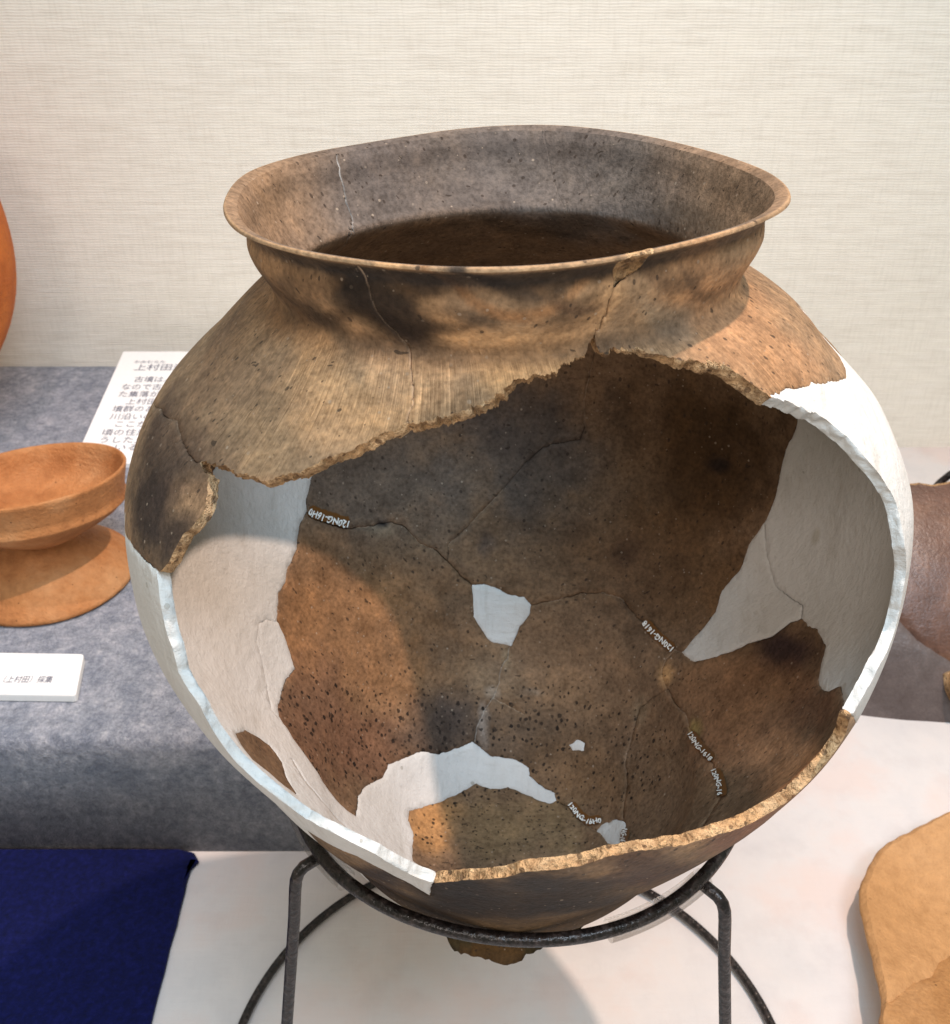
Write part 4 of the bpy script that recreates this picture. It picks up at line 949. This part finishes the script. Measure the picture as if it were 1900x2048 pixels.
org = thing('bowl_fragment', 'orange clay bowl fragment of two joined sherds in the lower right corner', 'pottery fragment', tuple(at_z(1880, 1900, Z_TABLE)))
c0 = at_z(1955, 1905, Z_TABLE)
shell('sherd', [(1900, 1627), (1865, 1645), (1820, 1670), (1786, 1687.7), (1763.7, 1708), (1745.7, 1744), (1732, 1780), (1734.5, 1813.7), (1745.7, 1854), (1759, 1910), (1768, 1960), (1775, 1993.6), (1768, 2023), (1766, 2048), (1775, 2110), (1900, 2160), (2100, 2120), (2180, 1900), (2100, 1700), (1990, 1620)],
      [[(1735, 2004), (1774, 2001), (1786, 1998), (1797, 1989), (1812, 1976), (1831, 1962), (1848, 1956), (1865, 1951), (1874, 1935), (1881, 1921.6), (1900, 1910), (1960, 1890), (2060, 1880), (2170, 1880), (2215, 1880)]],
      c0+np.array([0, 0, .085]), (0, 0, 1), lambda x, y: .25*(1-math.exp(-(x*x+y*y)/.36)), .05, org, [[M_OS1, M_OS1], [M_OS2, M_OS2]], [(1850, 1800), (1880, 2010)], ['sherd', 'sherd'])
M_DS1 = orange_material('dark_red_brown_clay', [(.3, (.070, .034, .024)), (.5, (.120, .060, .042)), (.7, (.20, .105, .066))], .4, 1.0, .9, .004)
M_DS2 = orange_material('grey_purple_filler', [(.3, (.080, .058, .055)), (.5, (.110, .086, .082)), (.7, (.17, .138, .132))], .15, .6, .5, .004)
for mm, rg in ((M_DS1, .36), (M_DS2, .40)):
    mm.node_tree.nodes['Principled BSDF'].inputs['Specular IOR Level'].default_value = .5
    mm.node_tree.nodes['Principled BSDF'].inputs['Roughness'].default_value = rg
lean = math.radians(50); nrm = np.array([0, -math.sin(lean), math.cos(lean)])
pb = at_z(1860, 1458, Z_TABLE+.05)
big = thing('jar_fragment', 'large dark red brown jar fragment leaning behind the right side of the jar', 'pottery fragment', (pb[0], pb[1], Z_TABLE))
pc0 = on_plane(1960, 1230, pb, nrm)
shell('sherd', [(1640, 1436), (1708, 1443), (1770, 1447), (1835, 1452.6), (1900, 1465), (2050, 1490), (2200, 1400), (2200, 1050), (2000, 955), (1900, 966), (1867, 974), (1851, 971), (1840, 968), (1820, 970), (1760, 1000), (1680, 1150), (1630, 1300)],
      [[(1640, 1150), (1740, 1200), (1801, 1244), (1818, 1262), (1835.6, 1281), (1868, 1302), (1900, 1322), (2000, 1380), (2250, 1440)]],
      pc0, nrm, lambda x, y: -.26*(x*x*.6+y*y*1.2), .06, big, [[M_DS1, M_BREAK], [M_DS2, M_DS2]], [(1870, 1100), (1780, 1380)], ['sherd', 'filler'])
# a pale broken corner standing proud at its right, and the wire easel behind it
chip_c = on_plane(1905, 1372, pb, nrm)
V = []; F = []
for i, (dx, dy) in enumerate(((-.03, .06), (.0, .075), (.06, .07), (.10, 0), (.07, -.09), (.0, -.07), (-.02, -.02))):
    for hgt, q in ((-.05, 1.1), (.05, 1.0), (.075, .7)):
        V.append(chip_c+nrm*hgt+np.array([1., 0, 0])*dx*q+np.array([0, math.cos(lean), math.sin(lean)])*dy*q)
for i in range(7):
    a_, b_ = 3*i, 3*((i+1) % 7); F += [(a_, b_, b_+1, a_+1), (a_+1, b_+1, b_+2, a_+2)]
F.append(tuple(3*i+2 for i in range(7)))
mesh_obj('broken_corner', V, F, [M_BREAK], big)
def up(px, py, back): return on_plane(px, py, pb-nrm*back, nrm)
ea = thing('wire_easel', 'black wire easel loop rising behind the dark red brown fragment', 'easel', (pb[0]+.5, pb[1]+.8, Z_TABLE))
V, F = tube(resample([up(1845, 1000, .30), up(1866, 980, .30), up(1880, 965, .30), up(1900, 949, .24), up(1935, 930, .24), up(1990, 925, .24), up(2040, 945, .24), np.array([up(2040, 945, .24)[0]+.1, pb[1]+1.3, Z_TABLE+.03])], .05), .021, 12); mesh_obj('loop', V, F, [M_WIRE], ea)
V, F = tube(resample([up(1860, 985, .30), up(1885, 974, .26), up(1930, 968, .22), up(2040, 972, .22)], .05), .022, 12); mesh_obj('cross_bar', V, F, [M_WIRE], ea)
V, F = tube(resample([up(1845, 1000, .30), np.array([up(1845, 1000, .30)[0], pb[1]+1.3, Z_TABLE+.03]), np.array([up(2040, 945, .24)[0]+.1, pb[1]+1.3, Z_TABLE+.03])], .05), .026, 12); mesh_obj('back_leg', V, F, [M_WIRE], ea)
